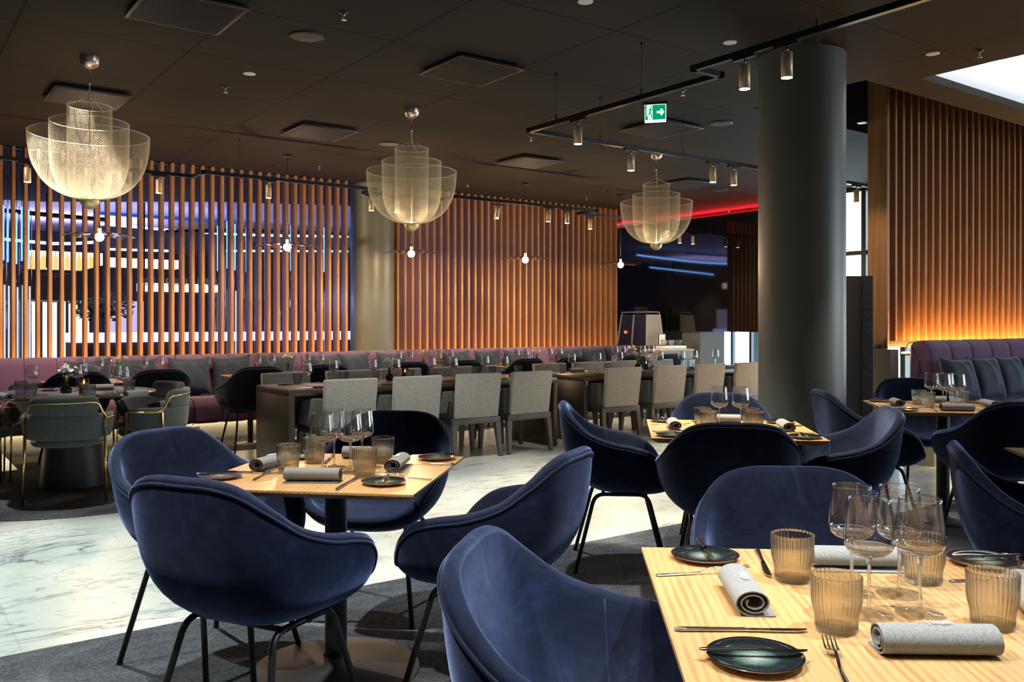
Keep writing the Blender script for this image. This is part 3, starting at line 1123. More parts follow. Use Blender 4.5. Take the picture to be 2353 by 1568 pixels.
def bench_table(x0, x1, label):
    root = empty('bench_table', (x0, 8.49, 0))
    L, D = x1 - x0, .66
    e = .03
    MB().hexa([(e, e, .716), (L - e, e, .716), (L - e, D - e, .716), (e, D - e, .716)], [(0, 0, .735), (L, 0, .735), (L, D, .735), (0, D, .735)]).hexa(
        [(0, 0, .735), (L, 0, .735), (L, D, .735), (0, D, .735)], [(0.001, 0.001, .741), (L - .001, .001, .741), (L - .001, D - .001, .741), (.001, D - .001, .741)]).build('tabletop', M['oak'], root)
    for xx in (L * .25, L * .75):
        MB().cyl(.03, .03, .02, .716, 20, (xx, D * .90)).build('column_post', M['black_steel'], root)
        MB().lathe([(.15, .0065), (.15, .016), (.035, .024)], 40, (xx, D * .90, 0)).build('base_plate', M['plinth'], root)
    return tag(root, label, 'table', 'oak bench tables before the long banquette')
ordn = ['first', 'second', 'third', 'fourth', 'fifth']
BTX = [1.28, 2.95, 4.61, 6.30, 8.00]
for i, x0 in enumerate(BTX):
    bench_table(x0, x0 + 1.17, 'oak bench table under the %s pendant lamp from the left' % ordn[i])

# ================================================================== TABLEWARE
def make_wine():
    root = empty('wine_glass')
    # bowl: outer wall up, inner wall down
    out = [(.0045, .108), (.016, .1095), (.031, .114), (.040, .122), (.0442, .133), (.0446, .144), (.0432, .163), (.0402, .189), (.0372, .216)]
    prof = catmull([(a, 0, b) for a, b in out], 4)
    o = [(p.x, p.z) for p in prof]
    i_ = [(max(.0008, p.x - .0010), p.z + (.0035 if p.z < .118 else .0015 if p.z < .13 else 0)) for p in prof]
    sp_ = next(k for k, p in enumerate(prof) if p.z > .127)
    MB().lathe(o[sp_:] + i_[sp_:][::-1], 48).build('bowl', M['glass'], root)
    MB().lathe(o[:sp_ + 1] + i_[:sp_ + 1][::-1], 48).build('bowl_base', M['glass_thick'], root)
    MB().tube([(.0367 * math.cos(2 * PI * k / 40), .0367 * math.sin(2 * PI * k / 40), .216) for k in range(40)], .0007, 6, closed=True).build('rim', M['glass_rim'], root)
    MB().lathe([(.0042, .008), (.0040, .014), (.0034, .030), (.0032, .070), (.0036, .093), (.0058, .1045), (.010, .1088)], 16).build('stem', M['glass_thick'], root)
    MB().lathe([(.0425, .0), (.0435, .001), (.0425, .0022), (.025, .0042), (.010, .0072), (.0042, .012)], 48).build('foot', M['glass_thick'], root)
    return root
WINE = Proto(make_wine, 'wine glass')

def make_tumbler(mat):
    def mk():
        root = empty('tumbler')
        n = 192
        ring = [(.0345, .0015), (.0355, .006), (.0362, .018), (.0372, .030), (.0405, .043), (.0425, .056), (.0428, .075), (.0436, .098)]
        prof = catmull([(a, 0, b) for a, b in ring], 3)
        mb = MB()
        rib = lambda k, r, z: .026 * math.cos(2 * PI * k / 6) if z > .004 else 0
        o = [(p.x, p.z) for p in prof]
        i_ = [(p.x - .0022, max(p.z, .009)) for p in prof][::-1]
        mb.lathe(o + [(.0425, .0992)] + i_ + [(.0005, .009)], n, rib=rib)
        mb.build('wall', mat, root)
        b = MB()
        b.lathe([(.0005, .0), (.033, .0), (.0345, .002), (.0345, .0085), (.0005, .0088)], 40)
        b.build('base', mat, root)
        return root
    return mk
AMBER = Proto(make_tumbler(M['amber']), 'tumbler')
SMOKE = Proto(make_tumbler(M['smoke']), 'tumbler')

def make_plate_thing():
    root = empty('bread_plate')
    MB().lathe([(.0005, .0065), (.050, .0068), (.066, .0085), (.0765, .0125), (.0775, .0120)], 56).build('dish', M['plate'], root)
    MB().lathe([(.0775, .0120), (.072, .0085), (.050, .003), (.042, .0), (.0005, .0)], 56).build('underside', M['plate_foot'], root)
    return root
PLATE = Proto(make_plate_thing, 'plate')

def make_knife(L):
    def mk():
        root = empty('table_knife')
        hl = L * .53
        h = MB()
        rows = []
        for i in range(13):
            t = i / 12
            x = hl * t
            w = .0055 + .0016 * math.cos(t * PI) * .6
            if i == 0:
                w *= .45
            th = .0034 if i else .002
            rows.append([(x, w * math.cos(a), .0038 + th * math.sin(a)) for a in [2 * PI * q / 12 for q in range(12)]])
        h.grid(rows, closeu=True)
        h.add(rows[0], [tuple(range(11, -1, -1))])
        h.build('handle', M['steel'], root)
        b = MB()
        pts = [(hl - .002, -.0035), (hl + .012, -.006), (L * .80, -.0088), (L * .93, -.0080), (L * .985, -.0025), (L, .0045), (hl + .014, .0050), (hl - .002, .0035)]
        b.prism(pts, .0030, .0046)
        b.build('blade', M['steel'], root)
        return root
    return mk
KNIFE = Proto(make_knife(.235), 'knife')
BUTTER = Proto(make_knife(.175), 'butter knife')

def make_fork():
    mb = MB()
    def zz(x):
        return .003 + (.012 * math.exp(-((x - .135) / .028) ** 2) if x < .2 else 0) + max(0, (x - .165)) * .25
    # flat handle sweep
    rows = []
    for i in range(25):
        x = .145 * i / 24
        w = .0058 - .0032 * min(1, x / .10)
        if i == 0:
            w *= .4
        rows.append([(x, w, zz(x) + .001), (x, -w, zz(x) + .001), (x, -w, zz(x) - .0012), (x, w, zz(x) - .0012)])
    for i in range(1, 7):
        x = .145 + .022 * i / 6
        w = .0026 + .0092 * math.sin(min(1, i / 4) * PI / 2)
        rows.append([(x, w, zz(x) + .0008), (x, -w, zz(x) + .0008), (x, -w, zz(x) - .0008), (x, w, zz(x) - .0008)])
    mb.grid(rows, closeu=True)
    for q in range(4):
        y0 = -.0095 + q * .00635
        rows = []
        for i in range(8):
            x = .165 + .045 * i / 7
            w = .0017 - .0009 * (i / 7)
            rows.append([(x, y0 + w, zz(x) + .0008), (x, y0 - w, zz(x) + .0008), (x, y0 - w, zz(x) - .0006), (x, y0 + w, zz(x) - .0006)])
        mb.grid(rows, closeu=True)
        mb.add(rows[-1], [(0, 1, 2, 3)])
    return mb.build('table_fork', M['steel'])
FORK = Proto(make_fork, 'fork')

def make_napkin(L=.19, mark=True):
    def mk():
        root = empty('rolled_napkin')
        # spiral of folded cloth, squashed oval
        spiral = []
        turns, n = 2.35, 70
        for i in range(n + 1):
            t = i / n
            a = -PI * .5 - t * turns * 2 * PI
            r = .0285 - .0185 * t
            spiral.append((r * 1.22 * math.cos(a), .0245 + r * .86 * math.sin(a)))
        spiral = [(.040, .0012)] + [(.02, .0006)] + spiral
        th = .0022
        rows = []
        m = len(spiral)
        for e in (-.5, .5):
            for off in ((0, 1) if e < 0 else (1, 0)):
                pass
        def cross(off):
            out = []
            for i, (y, z) in enumerate(spiral):
                a, b = spiral[max(0, i - 1)], spiral[min(m - 1, i + 1)]
                dy, dz = b[0] - a[0], b[1] - a[1]
                ln = math.hypot(dy, dz) or 1
                out.append((y + off * dz / ln * th, z - off * dy / ln * th))
            return out
        o, i_ = cross(.5), cross(-.5)
        loop = o + i_[::-1]
        loop = [(y, max(z, .0006)) for y, z in loop]
        rows = []
        for x in [-L / 2 + L * q / 6 for q in range(7)]:
            rows.append([(x, y, z) for y, z in loop])
        mb = MB().grid(rows, closeu=True)
        for k, rev in ((0, 0), (6, 1)):
            x = rows[k][0][0]
            vs = [(x, y, max(z, .0006)) for y, z in o] + [(x, y, max(z, .0006)) for y, z in i_]
            mb.add(vs, [(q, q + 1, m + q + 1, m + q) if rev else (m + q, m + q + 1, q + 1, q) for q in range(m - 1)])
        mb.build('cloth', M['napkin'], root)
        if mark:
            sc = MB()
            def surf(s, w):   # s along the roll, w across over the top
                a = PI / 2 - w / .031
                return (s, .0297 * 1.22 * math.cos(a), .0245 + .0300 * .86 * math.sin(a))
            strokes = [[(-.030, .004), (.028, -.001)], [(-.014, .010), (-.012, -.008)], [(-.010, .002), (-.006, .007), (-.004, -.006), (.000, .005), (.002, -.006)],
                       [(.004, .006), (.006, -.007)], [(.008, .008), (.010, -.008), (.013, .006), (.015, -.007)], [(.018, .009), (.020, -.006), (.023, .006), (.026, -.005)]]
            for st in strokes:
                P = []
                for a, b in zip(st[:-1], st[1:]):
                    for q in range(5):
                        P.append(surf(a[0] + (b[0] - a[0]) * q / 5, a[1] + (b[1] - a[1]) * q / 5))
                P.append(surf(*st[-1]))
                sc.tube(P, .0007, 4)
            sc.build('embroidered_mark', M['embroidery'], root)
        return root
    return mk
NAPKIN = Proto(make_napkin(), 'napkin')
NAPKIN_PLAIN = Proto(make_napkin(mark=False), 'napkin')

TT = .7406
def deg_between(p, q):
    return math.atan2(q[1] - p[1], q[0] - p[0])

def put(proto, u, v, label, group, z=TT, rz=0.0, zo=0.0):
    x, y = pz(u, v, z)
    return proto.place(x, y, z + zo, rz, label, group)

def lay(proto, p0, p1, label, group, L=None, z=TT, zo=0.0, tilt=0.0):
    """Lay a knife or fork from pixel p0 (handle end) towards pixel p1 on height z."""
    a, b = pz(*p0, z), pz(*p1, z)
    r = deg_between(a, b)
    return proto.place(a[0], a[1], z + zo, r, label, group, (0, -tilt, r))

n1, n3 = 'the left oak table', 'the nearest oak table'
# ---- nearest table
g = 'wine glasses on the nearest oak table'
put(WINE, 1957, 1362, 'wine glass back left of the four on ' + n3, g)
put(WINE, 1997, 1413, 'wine glass front left of the four on ' + n3, g, rz=.4)
put(WINE, 2066, 1366, 'wine glass back right of the four on ' + n3, g, rz=.8)
put(WINE, 2114, 1412, 'wine glass front right of the four on ' + n3, g, rz=1.2)
g = 'amber ribbed tumblers on the nearest oak table'
put(AMBER, 1821, 1334, 'amber ribbed tumbler beside the plate at the back of ' + n3, g)
put(AMBER, 1922, 1449, 'amber ribbed tumbler behind the fork tines on ' + n3, g, rz=.03)
put(AMBER, 2122, 1338, 'amber ribbed tumbler seen through the wine glasses on ' + n3, g, rz=.02)
put(AMBER, 2281, 1440, 'amber ribbed tumbler at the right end of the long napkin on ' + n3, g, rz=.01)
g = 'bread plates on the nearest oak table'
put(PLATE, 1620, 1284, 'dark green plate at the back left corner of ' + n3, g)
put(PLATE, 1735, 1520, 'dark green plate at the front left of ' + n3, g, rz=1)
put(PLATE, 2262, 1296, 'dark green plate at the back right of ' + n3, g, rz=2)
zk = .0128
lay(BUTTER, (1603, 1253), (1640, 1303), 'butter knife lying across the back left plate of ' + n3, 'butter knives on the nearest oak table', zo=zk)
lay(BUTTER, (1606, 1516), (1868, 1520), 'butter knife lying across the front left plate of ' + n3, 'butter knives on the nearest oak table', zo=zk)
lay(BUTTER, (2345, 1293), (2185, 1299), 'butter knife lying across the back right plate of ' + n3, 'butter knives on the nearest oak table', zo=zk)
lay(FORK, (1507, 1325), (1750, 1314), 'fork passing behind the short napkin on ' + n3, 'forks on the nearest oak table')
lay(FORK, (1957, 1600), (1880, 1432), 'fork pointing at the front tumbler on ' + n3, 'forks on the nearest oak table')
lay(FORK, (2182, 1338), (2400, 1333), 'fork with its handle between two tumblers on ' + n3, 'forks on the nearest oak table')
lay(KNIFE, (1549, 1450), (1880, 1453), 'long knife lying in front of the short napkin on ' + n3, 'knives on the nearest oak table')
lay(KNIFE, (1738, 1264), (1772, 1335), 'long knife behind the back tumbler on ' + n3, 'knives on the nearest oak table')
lay(KNIFE, (2420, 1560), (2350, 1420), 'long knife at the right frame edge on ' + n3, 'knives on the nearest oak table')
def lay_napkin(p0, p1, label, group, proto=None, z=TT):
    a, b = pz(*p0, z), pz(*p1, z)
    r = deg_between(a, b)
    return (proto or NAPKIN).place((a[0] + b[0]) / 2, (a[1] + b[1]) / 2, z, r, label, group)
g = 'rolled napkins on the nearest oak table'
lay_napkin((1680, 1336), (1742, 1432), 'rolled grey napkin with white mark, its end facing the camera, on ' + n3, g)
lay_napkin((1950, 1497), (2350, 1503), 'rolled grey napkin stretched across the front of ' + n3, g)
lay_napkin((2065, 1307), (1868, 1303), 'rolled grey napkin behind the wine glasses on ' + n3, g, NAPKIN_PLAIN)
lay_napkin((2334, 1350), (2412, 1445), 'rolled grey napkin cut by the right edge on ' + n3, g, NAPKIN_PLAIN)

# ---- left oak table
g = 'wine glasses on the left oak table'
put(WINE, 741, 1086, 'wine glass front left of the four on ' + n1, g)
put(WINE, 768, 1074, 'wine glass back left of the four on ' + n1, g)
put(WINE, 805, 1084, 'wine glass front right of the four on ' + n1, g)
put(WINE, 832, 1072, 'wine glass back right of the four on ' + n1, g)
g = 'amber ribbed tumblers on the left oak table'
put(AMBER, 663, 1083, 'amber ribbed tumbler front left on ' + n1, g)
put(AMBER, 723, 1063, 'amber ribbed tumbler back left on ' + n1, g)
put(AMBER, 838, 1095, 'amber ribbed tumbler beside the round plate on ' + n1, g)
put(AMBER, 880, 1063, 'amber ribbed tumbler back right on ' + n1, g)
g = 'bread plates on the left oak table'
put(PLATE, 883, 1112, 'dark plate at the front right corner of ' + n1, g)
put(PLATE, 505, 1098, 'dark plate at the left corner of ' + n1 + ', over the chair back', g)
put(PLATE, 1003, 1055, 'dark plate at the back right corner of ' + n1, g)
put(PLATE, 690, 1052, 'dark plate at the back left of ' + n1 + ', behind the tumblers', g)
g = 'butter knives on the left oak table'
lay(BUTTER, (872, 1123), (893, 1101), 'butter knife across the front right plate of ' + n1, g, zo=zk)
lay(BUTTER, (449, 1100), (560, 1099), 'butter knife across the left corner plate of ' + n1, g, zo=zk)
lay(BUTTER, (1045, 1053), (950, 1056), 'butter knife across the back right plate of ' + n1, g, zo=zk)
g = 'forks on the left oak table'
lay(FORK, (583, 1105), (628, 1082), 'fork with its tines beside the left napkin on ' + n1, g)
lay(FORK, (992, 1104), (900, 1098), 'fork with its handle by the right edge of ' + n1, g)
lay(FORK, (930, 1042), (900, 1062), 'fork behind the right napkin on ' + n1, g)
g = 'knives on the left oak table'
lay(KNIFE, (772, 1128), (812, 1104), 'knife at the end of the front napkin on ' + n1, g)
lay(KNIFE, (504, 1087), (640, 1089), 'knife in front of the left napkin on ' + n1, g)
lay(BUTTER, (1045, 1069), (945, 1068), 'knife in front of the back right plate on ' + n1, g)
lay(KNIFE, (768, 1046), (749, 1064), 'knife behind the wine glasses on ' + n1, g)
g = 'rolled napkins on the left oak table'
lay_napkin((802, 1107), (636, 1106), 'rolled grey napkin along the front edge of ' + n1, g, NAPKIN_PLAIN)
lay_napkin((658, 1066), (588, 1085), 'rolled grey napkin on the left side of ' + n1, g)
lay_napkin((930, 1064), (898, 1090), 'rolled grey napkin with white mark on the right side of ' + n1, g)
lay_napkin((778, 1052), (908, 1053), 'rolled grey napkin at the back of ' + n1, g, NAPKIN_PLAIN)

# ---- settings laid out in the table's own frame (tables two and four)
def lay_table(tb, s, nm, r_in, sides, wines, tumblers):
    cx_, cy_, rz = tb.location.x, tb.location.y, tb.rotation_euler.z
    def W(x, y):
        return (cx_ + x * math.cos(rz) - y * math.sin(rz), cy_ + x * math.sin(rz) + y * math.cos(rz))
    h = s / 2
    side_word = {0: 'front', 90: 'right', 180: 'back', 270: 'left'}
    for sd in sides:
        a = math.radians(sd)
        def S(x, y):
            return W(x * math.cos(a) - y * math.sin(a), x * math.sin(a) + y * math.cos(a))
        wd = side_word[sd]
        p = S(0.0, -h + .13)
        NAPKIN_PLAIN.place(p[0], p[1], TT, rz + a + random.uniform(-.06, .06), 'rolled grey napkin at the %s side of %s' % (wd, nm), 'rolled napkins on ' + nm)
        p = S(-h + .10, -h + .095)
        PLATE.place(p[0], p[1], TT, a, 'dark plate of the %s seat at %s' % (wd, nm), 'bread plates on ' + nm)
        p = S(-h + .02, -h + .085)
        BUTTER.place(p[0], p[1], TT + zk, rz + a + .12, 'butter knife of the %s seat at %s' % (wd, nm), 'butter knives on ' + nm)
        p = S(-.145, -h + .014)
        FORK.place(p[0], p[1], TT, rz + a + PI / 2 - .1, 'fork of the %s seat at %s' % (wd, nm), 'forks on ' + nm)
        p = S(.160, -h + .012)
        KNIFE.place(p[0], p[1], TT, rz + a + PI / 2 + .08, 'long knife of the %s seat at %s' % (wd, nm), 'knives on ' + nm)
    for (x, y, lab) in wines:
        p = W(x, y)
        WINE.place(p[0], p[1], TT, 0, lab + ' on ' + nm, 'wine glasses on ' + nm)
    for (x, y, lab) in tumblers:
        p = W(x, y)
        AMBER.place(p[0], p[1], TT, 0, lab + ' on ' + nm, 'amber tumblers on ' + nm)

lay_table(T2, .815, 'the oak table before the big pillar', 0, (0, 90, 180, 270),
          [(-.047, .02, 'left one of two wine glasses'), (.060, .02, 'right one of two wine glasses')],
          [(-.125, .095, 'back left amber tumbler'), (-.112, -.065, 'front left amber tumbler'), (.120, .10, 'back right amber tumbler'), (.118, -.06, 'front right amber tumbler')])
lay_table(T4, .82, 'the oak table by the right banquette', 0, (0, 90, 180, 270),
          [(-.060, .03, 'leftmost of four wine glasses'), (-.015, -.06, 'front left of four wine glasses'), (.035, .045, 'back right of four wine glasses'), (.075, -.05, 'rightmost of four wine glasses')],
          [(-.118, .11, 'left rear amber tumbler'), (-.11, -.07, 'front amber tumbler'), (.118, .125, 'back right amber tumbler'), (.122, .032, 'right amber tumbler')])

# ---- vases with flowers and candles
def make_blossom(r, mat, parent, c, d):
    d = Vector(d).normalized()
    q = d.to_track_quat('Z', 'Y').to_matrix().to_4x4()
    Mx = Matrix.Translation(c) @ q
    mb = MB()
    for k in range(6):
        a = 2 * PI * k / 6 + (.5 if k % 2 else 0)
        rows = []
        for i in range(6):
            t = i / 5
            w = r * .42 * math.sin(PI * min(1, .12 + t * .86))
            z = r * (.85 * t ** .8)
            rr = r * (.12 + .75 * t ** 1.6)
            row = []
            for s in (-1, -.4, .4, 1):
                row.append((rr * math.cos(a) - s * w * math.sin(a), rr * math.sin(a) + s * w * math.cos(a), z - abs(s) * w * .25))
            rows.append(row)
        mb.grid(rows, M=Mx)
    return mb.build('blossom', mat, parent)

def bouquet(name_mat, sc, label, group, x, y, z, seed, nb=6):
    rnd = random.Random(seed)
    root = empty('flower_bouquet', (x, y, z), rnd.uniform(0, 6))
    st = MB()
    for k in range(nb):
        a = 2 * PI * k / nb + rnd.uniform(-.4, .4)
        r = rnd.uniform(.02, .055) * sc
        h = rnd.uniform(.17, .215) * sc
        top = Vector((r * math.cos(a), r * math.sin(a), h))
        st.tube(catmull([(0.004 * math.cos(a), .004 * math.sin(a), .02), (.006 * math.cos(a), .006 * math.sin(a), .10 * sc), top], 4), .0016, 5)
        make_blossom(.030 * sc, name_mat, root, top, (math.cos(a) * .8, math.sin(a) * .8, .9))
        la = a + .6
        rows = []
        for i in range(5):
            t = i / 4
            rr = .01 + .035 * t * sc
            w = .007 * math.sin(PI * min(1, t + .08)) + .0004
            rows.append([(rr * math.cos(la) - s * w * math.sin(la), rr * math.sin(la) + s * w * math.cos(la), (.11 + .035 * math.sin(t * 2.2)) * sc) for s in (-1, 1)])
        st.grid(rows)
    st.build('stems', M['leaf'], root)
    return tag(root, label, 'flowers', group)

def make_round_vase():
    root = empty('bud_vase')
    prof = [(.001, .001), (.020, .001), (.034, .012), (.0405, .030), (.040, .044), (.031, .060), (.016, .070), (.0125, .082), (.0135, .098), (.0165, .106)]
    p = catmull([(a, 0, b) for a, b in prof], 4)
    mb = MB().lathe([(q.x, q.z) for q in p] + [(max(.001, q.x - .002), q.z + .001) for q in p[::-1]], 36)
    mb.build('body', M['green_glass'], root)
    return root
VASE = Proto(make_round_vase, 'vase')

def make_slim_vase():
    root = empty('slim_vase')
    MB().lathe([(.001, .001), (.018, .001), (.0195, .01), (.016, .06), (.0155, .11), (.0145, .11), (.0145, .012), (.001, .008)], 28).build('body', M['glass_thick'], root)
    return root
SLIM = Proto(make_slim_vase, 'vase')

def make_candle():
    root = empty('candle_holder')
    n = 24
    mb = MB()
    mb.lathe([(.001, .0), (.032, .0), (.036, .006), (.036, .115), (.0335, .115), (.0335, .008), (.001, .008)], n)
    mb.build('glass_wall', M['smoke'], root)
    b = MB()
    for q in range(150):
        a, h = q * 2.399, .006 + .075 * (q / 150)
        b.ball((.030 * math.cos(a), .030 * math.sin(a), h), .0042, 6, 5)
    b.build('amber_beads', plain('amber_bead', (.28, .09, .03), .15), root)
    MB().cyl(.022, .022, .008, .07, 20).build('wax', plain('candle_wax', (.55, .33, .17), .5), root)
    MB().lathe([(.0005, .071), (.006, .078), (.0045, .09), (.0005, .103)], 12).build('flame', M['candle'], root)
    return root
CANDLE = Proto(make_candle, 'candle')

TR = .7408
# round table set
gr = 'table setting of the round black table'
x, y = pz(152, 908, TR)
VASE.place(x, y, TR, 0, 'round dark green vase on the round black table', None)
bouquet(M['petal_white'], 1.0, 'white flowers in the vase on the round black table', None, x, y, TR, 3, 7)
nr = 'the round black table'
for u, v, lab in [(75, 903, 'wine glass leftmost on ' + nr), (177, 900, 'wine glass right of the white flowers on ' + nr), (190, 893, 'wine glass farthest back on ' + nr), (268, 903, 'wine glass, left one at the right side of ' + nr), (284, 909, 'wine glass, right one at the right side of ' + nr)]:
    put(WINE, u, v, lab, 'wine glasses on the round black table', z=TR)
for u, v, lab in [(48, 906, 'smoky ribbed tumbler leftmost on ' + nr), (70, 916, 'smoky ribbed tumbler under the leftmost wine glass of ' + nr), (205, 917, 'smoky ribbed tumbler before the candle on ' + nr), (297, 902, 'smoky ribbed tumbler at the right side of ' + nr)]:
    put(SMOKE, u, v, lab, 'smoky tumblers on the round black table', z=TR)
x, y = pz(193, 905, TR)
CANDLE.place(x, y, TR, 0, 'beaded candle glass behind a tumbler on the round black table', None)
for a, b, lab in [((108, 921), (186, 919), 'rolled grey napkin behind the gold chair back on ' + nr), ((2, 917), (22, 921), 'rolled grey napkin at the left frame edge on ' + nr), ((280, 914), (342, 908), 'rolled grey napkin at the right rim of ' + nr),
                  ((216, 897), (248, 896), 'rolled grey napkin at the far side of ' + nr)]:
    lay_napkin(a, b, lab, 'rolled napkins on the round black table', NAPKIN_PLAIN, TR)
for u, v, lab in [(250, 921, 'dark plate at the front right of ' + nr), (113, 898, 'dark plate at the far left of ' + nr)]:
    xx, yy = pz(u, v, TR)
    d = math.hypot(xx - RTX, yy - RTY)
    if d > .51:
        xx, yy = RTX + (xx - RTX) * .51 / d, RTY + (yy - RTY) * .51 / d
    PLATE.place(xx, yy, TR, 0, lab, 'bread plates on the round black table')
for p0, p1, lab in [((92, 921), (112, 913), 'knife left of the front napkin on ' + nr)]:
    lay(KNIFE, p0, p1, lab, 'knives on the round black table', z=TR)

# bench tables
TB = .7418
for i, x0 in enumerate(BTX):
    nm = 'the %s bench table' % ordn[i]
    g = 'wine glasses on the bench tables'
    for dx, dy, w in [(.30, .40, 'back left'), (.46, .42, 'inner left'), (.86, .43, 'inner right'), (1.00, .40, 'back right')]:
        WINE.place(x0 + dx, 8.49 + dy, TB, 0, 'wine glass, %s one on %s' % (w, nm), g)
    for dx, dy, w in [(.20, .30, 'left'), (.78, .28, 'right')]:
        AMBER.place(x0 + dx, 8.49 + dy, TB, 0, 'amber tumbler at the %s half of %s' % (w, nm), 'amber tumblers on the bench tables')
    for dx, dy, w in [(.36, .16, 'left'), (.95, .15, 'right')]:
        NAPKIN_PLAIN.place(x0 + dx, 8.49 + dy, TB, .05, 'rolled grey napkin at the %s front of %s' % (w, nm), 'rolled napkins on the bench tables')
    for dx, dy, w in [(.12, .50, 'left'), (.72, .55, 'right')]:
        PLATE.place(x0 + dx, 8.49 + dy, TB, 0, 'dark plate at the %s back of %s' % (w, nm), 'bread plates on the bench tables')
    for dx, dy, w in [(.15, .14, 'left'), (.72, .12, 'right')]:
        FORK.place(x0 + dx, 8.49 + dy, TB, PI / 2, 'fork at the %s front of %s' % (w, nm), 'forks on the bench tables')
    SLIM.place(x0 + .64, 8.49 + .42, TB, 0, 'slim clear vase in the middle of ' + nm, 'slim vases on the bench tables')
    bouquet(M['petal'], .95, 'cream pink flowers in the middle of ' + nm, 'cream pink flowers on the bench tables', x0 + .64, 8.91, TB, 20 + i, 6)

# long tables
TL = .7158
KEEP = [(*pz(u_, v_, TL), r_) for u_, v_, r_ in ((895, 875, .045), (1466, 849, .045), (931, 873, .04), (1485, 850, .04))]
def long_set(x0, nm, wines, tums, naps):
    busy = list(KEEP)
    for (lst, pr, nm2, gp) in ((wines, WINE, 'wine glass', 'wine glasses on '), (tums, SMOKE, 'smoky tumbler', 'smoky tumblers on ')):
        for (u, v, lab) in lst:
            x, y = pz(u, v, TL)
            y = min(max(y, 7.13), 7.76)
            for _ in range(6):
                for (bx_, by_, br_) in busy:
                    d = math.hypot(x - bx_, y - by_)
                    if d < br_ + .046:
                        x, y = bx_ + (x - bx_ + 1e-4) / max(d, 1e-4) * (br_ + .048), by_ + (y - by_) / max(d, 1e-4) * (br_ + .048)
            busy.append((x, y, .046))
            pr.place(x, y, TL, 0, '%s, %s on %s' % (nm2, lab, nm), gp + nm)
    def free(x, y, r):
        return all(math.hypot(x - a, y - b) > r + c for a, b, c in busy)
    for (dx, dy, lab) in naps:
        nx, ny = x0 + dx, 7.06 + dy
        if free(nx, ny, .055) and free(nx - .07, ny, .04) and free(nx + .07, ny, .04):
            NAPKIN_PLAIN.place(nx, ny, TL, random.uniform(-.05, .05), 'rolled grey napkin, %s of %s' % (lab, nm), 'rolled napkins on ' + nm)
        if free(nx - .22, ny, .08):
            PLATE.place(nx - .22, ny, TL, 0, 'dark plate, %s of %s' % (lab, nm), 'bread plates on ' + nm)
        sg_ = 1 if dy < .4 else -1
        if free(nx + .14, ny, .06) and free(nx + .14, ny + .10 * sg_, .05):
            KNIFE.place(nx + .14, ny - .08 * sg_, TL, PI / 2 * sg_, 'knife, %s of %s' % (lab, nm), 'knives on ' + nm)
naps = [(.55, .12, 'first on the near side'), (1.22, .12, 'second on the near side'), (1.9, .12, 'third on the near side'), (2.5, .12, 'fourth on the near side'),
        (.45, .65, 'first on the far side'), (1.1, .65, 'second on the far side'), (1.7, .65, 'third on the far side'), (2.35, .65, 'fourth on the far side')]
long_set(2.85, 'the near long black table', [(706, 889, 'leftmost'), (767, 880, 'second from the left'), (857, 877, 'third from the left'), (910, 877, 'behind the green vase'), (992, 870, 'fourth from the right'), (1042, 872, 'third from the right'), (1109, 863, 'second from the right'), (1159, 866, 'rightmost')],
         [(682, 882, 'leftmost'), (790, 878, 'second from the left'), (833, 871, 'third from the left'), (942, 874, 'beside the green vase'), (968, 866, 'behind the third chair'), (1075, 863, 'third from the right'), (1087, 860, 'second from the right'), (1187, 860, 'rightmost')], naps)
long_set(6.14, 'the far long black table', [(1314, 857, 'leftmost'), (1373, 853, 'second from the left'), (1421, 850, 'third from the left'), (1516, 849, 'right of the candle'), (1566, 847, 'second from the right'), (1595, 845, 'third from the right'), (1644, 842, 'rightmost')],
         [(1293, 857, 'leftmost'), (1396, 853, 'second from the left'), (1495, 849, 'right of the candle'), (1570, 843, 'second from the right'), (1585, 843, 'rightmost')], naps)
for (u, v, nm, sd) in [(895, 875, 'near', 41), (1466, 849, 'far', 42)]:
    x, y = pz(u, v, TL)
    VASE.place(x, y, TL, 0, 'round dark green vase on the %s long black table' % nm, 'green vases on the long tables')
    bouquet(M['petal_white'], .95, 'white flowers in the green vase on the %s long black table' % nm, 'white flowers on the long tables', x, y, TL, sd, 7)
for (u, v, nm) in [(931, 873, 'near'), (1485, 850, 'far')]:
    x, y = pz(u, v, TL)
    CANDLE.place(x, y, TL, 0, 'beaded candle glass beside the vase on the %s long black table' % nm, 'beaded candle glasses on the long tables')

# ================================================================== LAMPS AND CEILING FITTINGS
LS = []
def lamp(kind, name, loc, energy, col=(1, 1, 1), **kw):
    l = bpy.data.lights.new(name, kind)
    l.energy = energy
    l.color = col
    for k_, v_ in kw.items():
        setattr(l, k_, v_)
    o = bpy.data.objects.new(name, l)
    COL.objects.link(o)
    o.location = loc
    LS.append(o)
    return o

def aim(o, target):
    d = Vector(target) - o.location
    o.rotation_euler = d.to_track_quat('-Z', 'Y').to_euler()

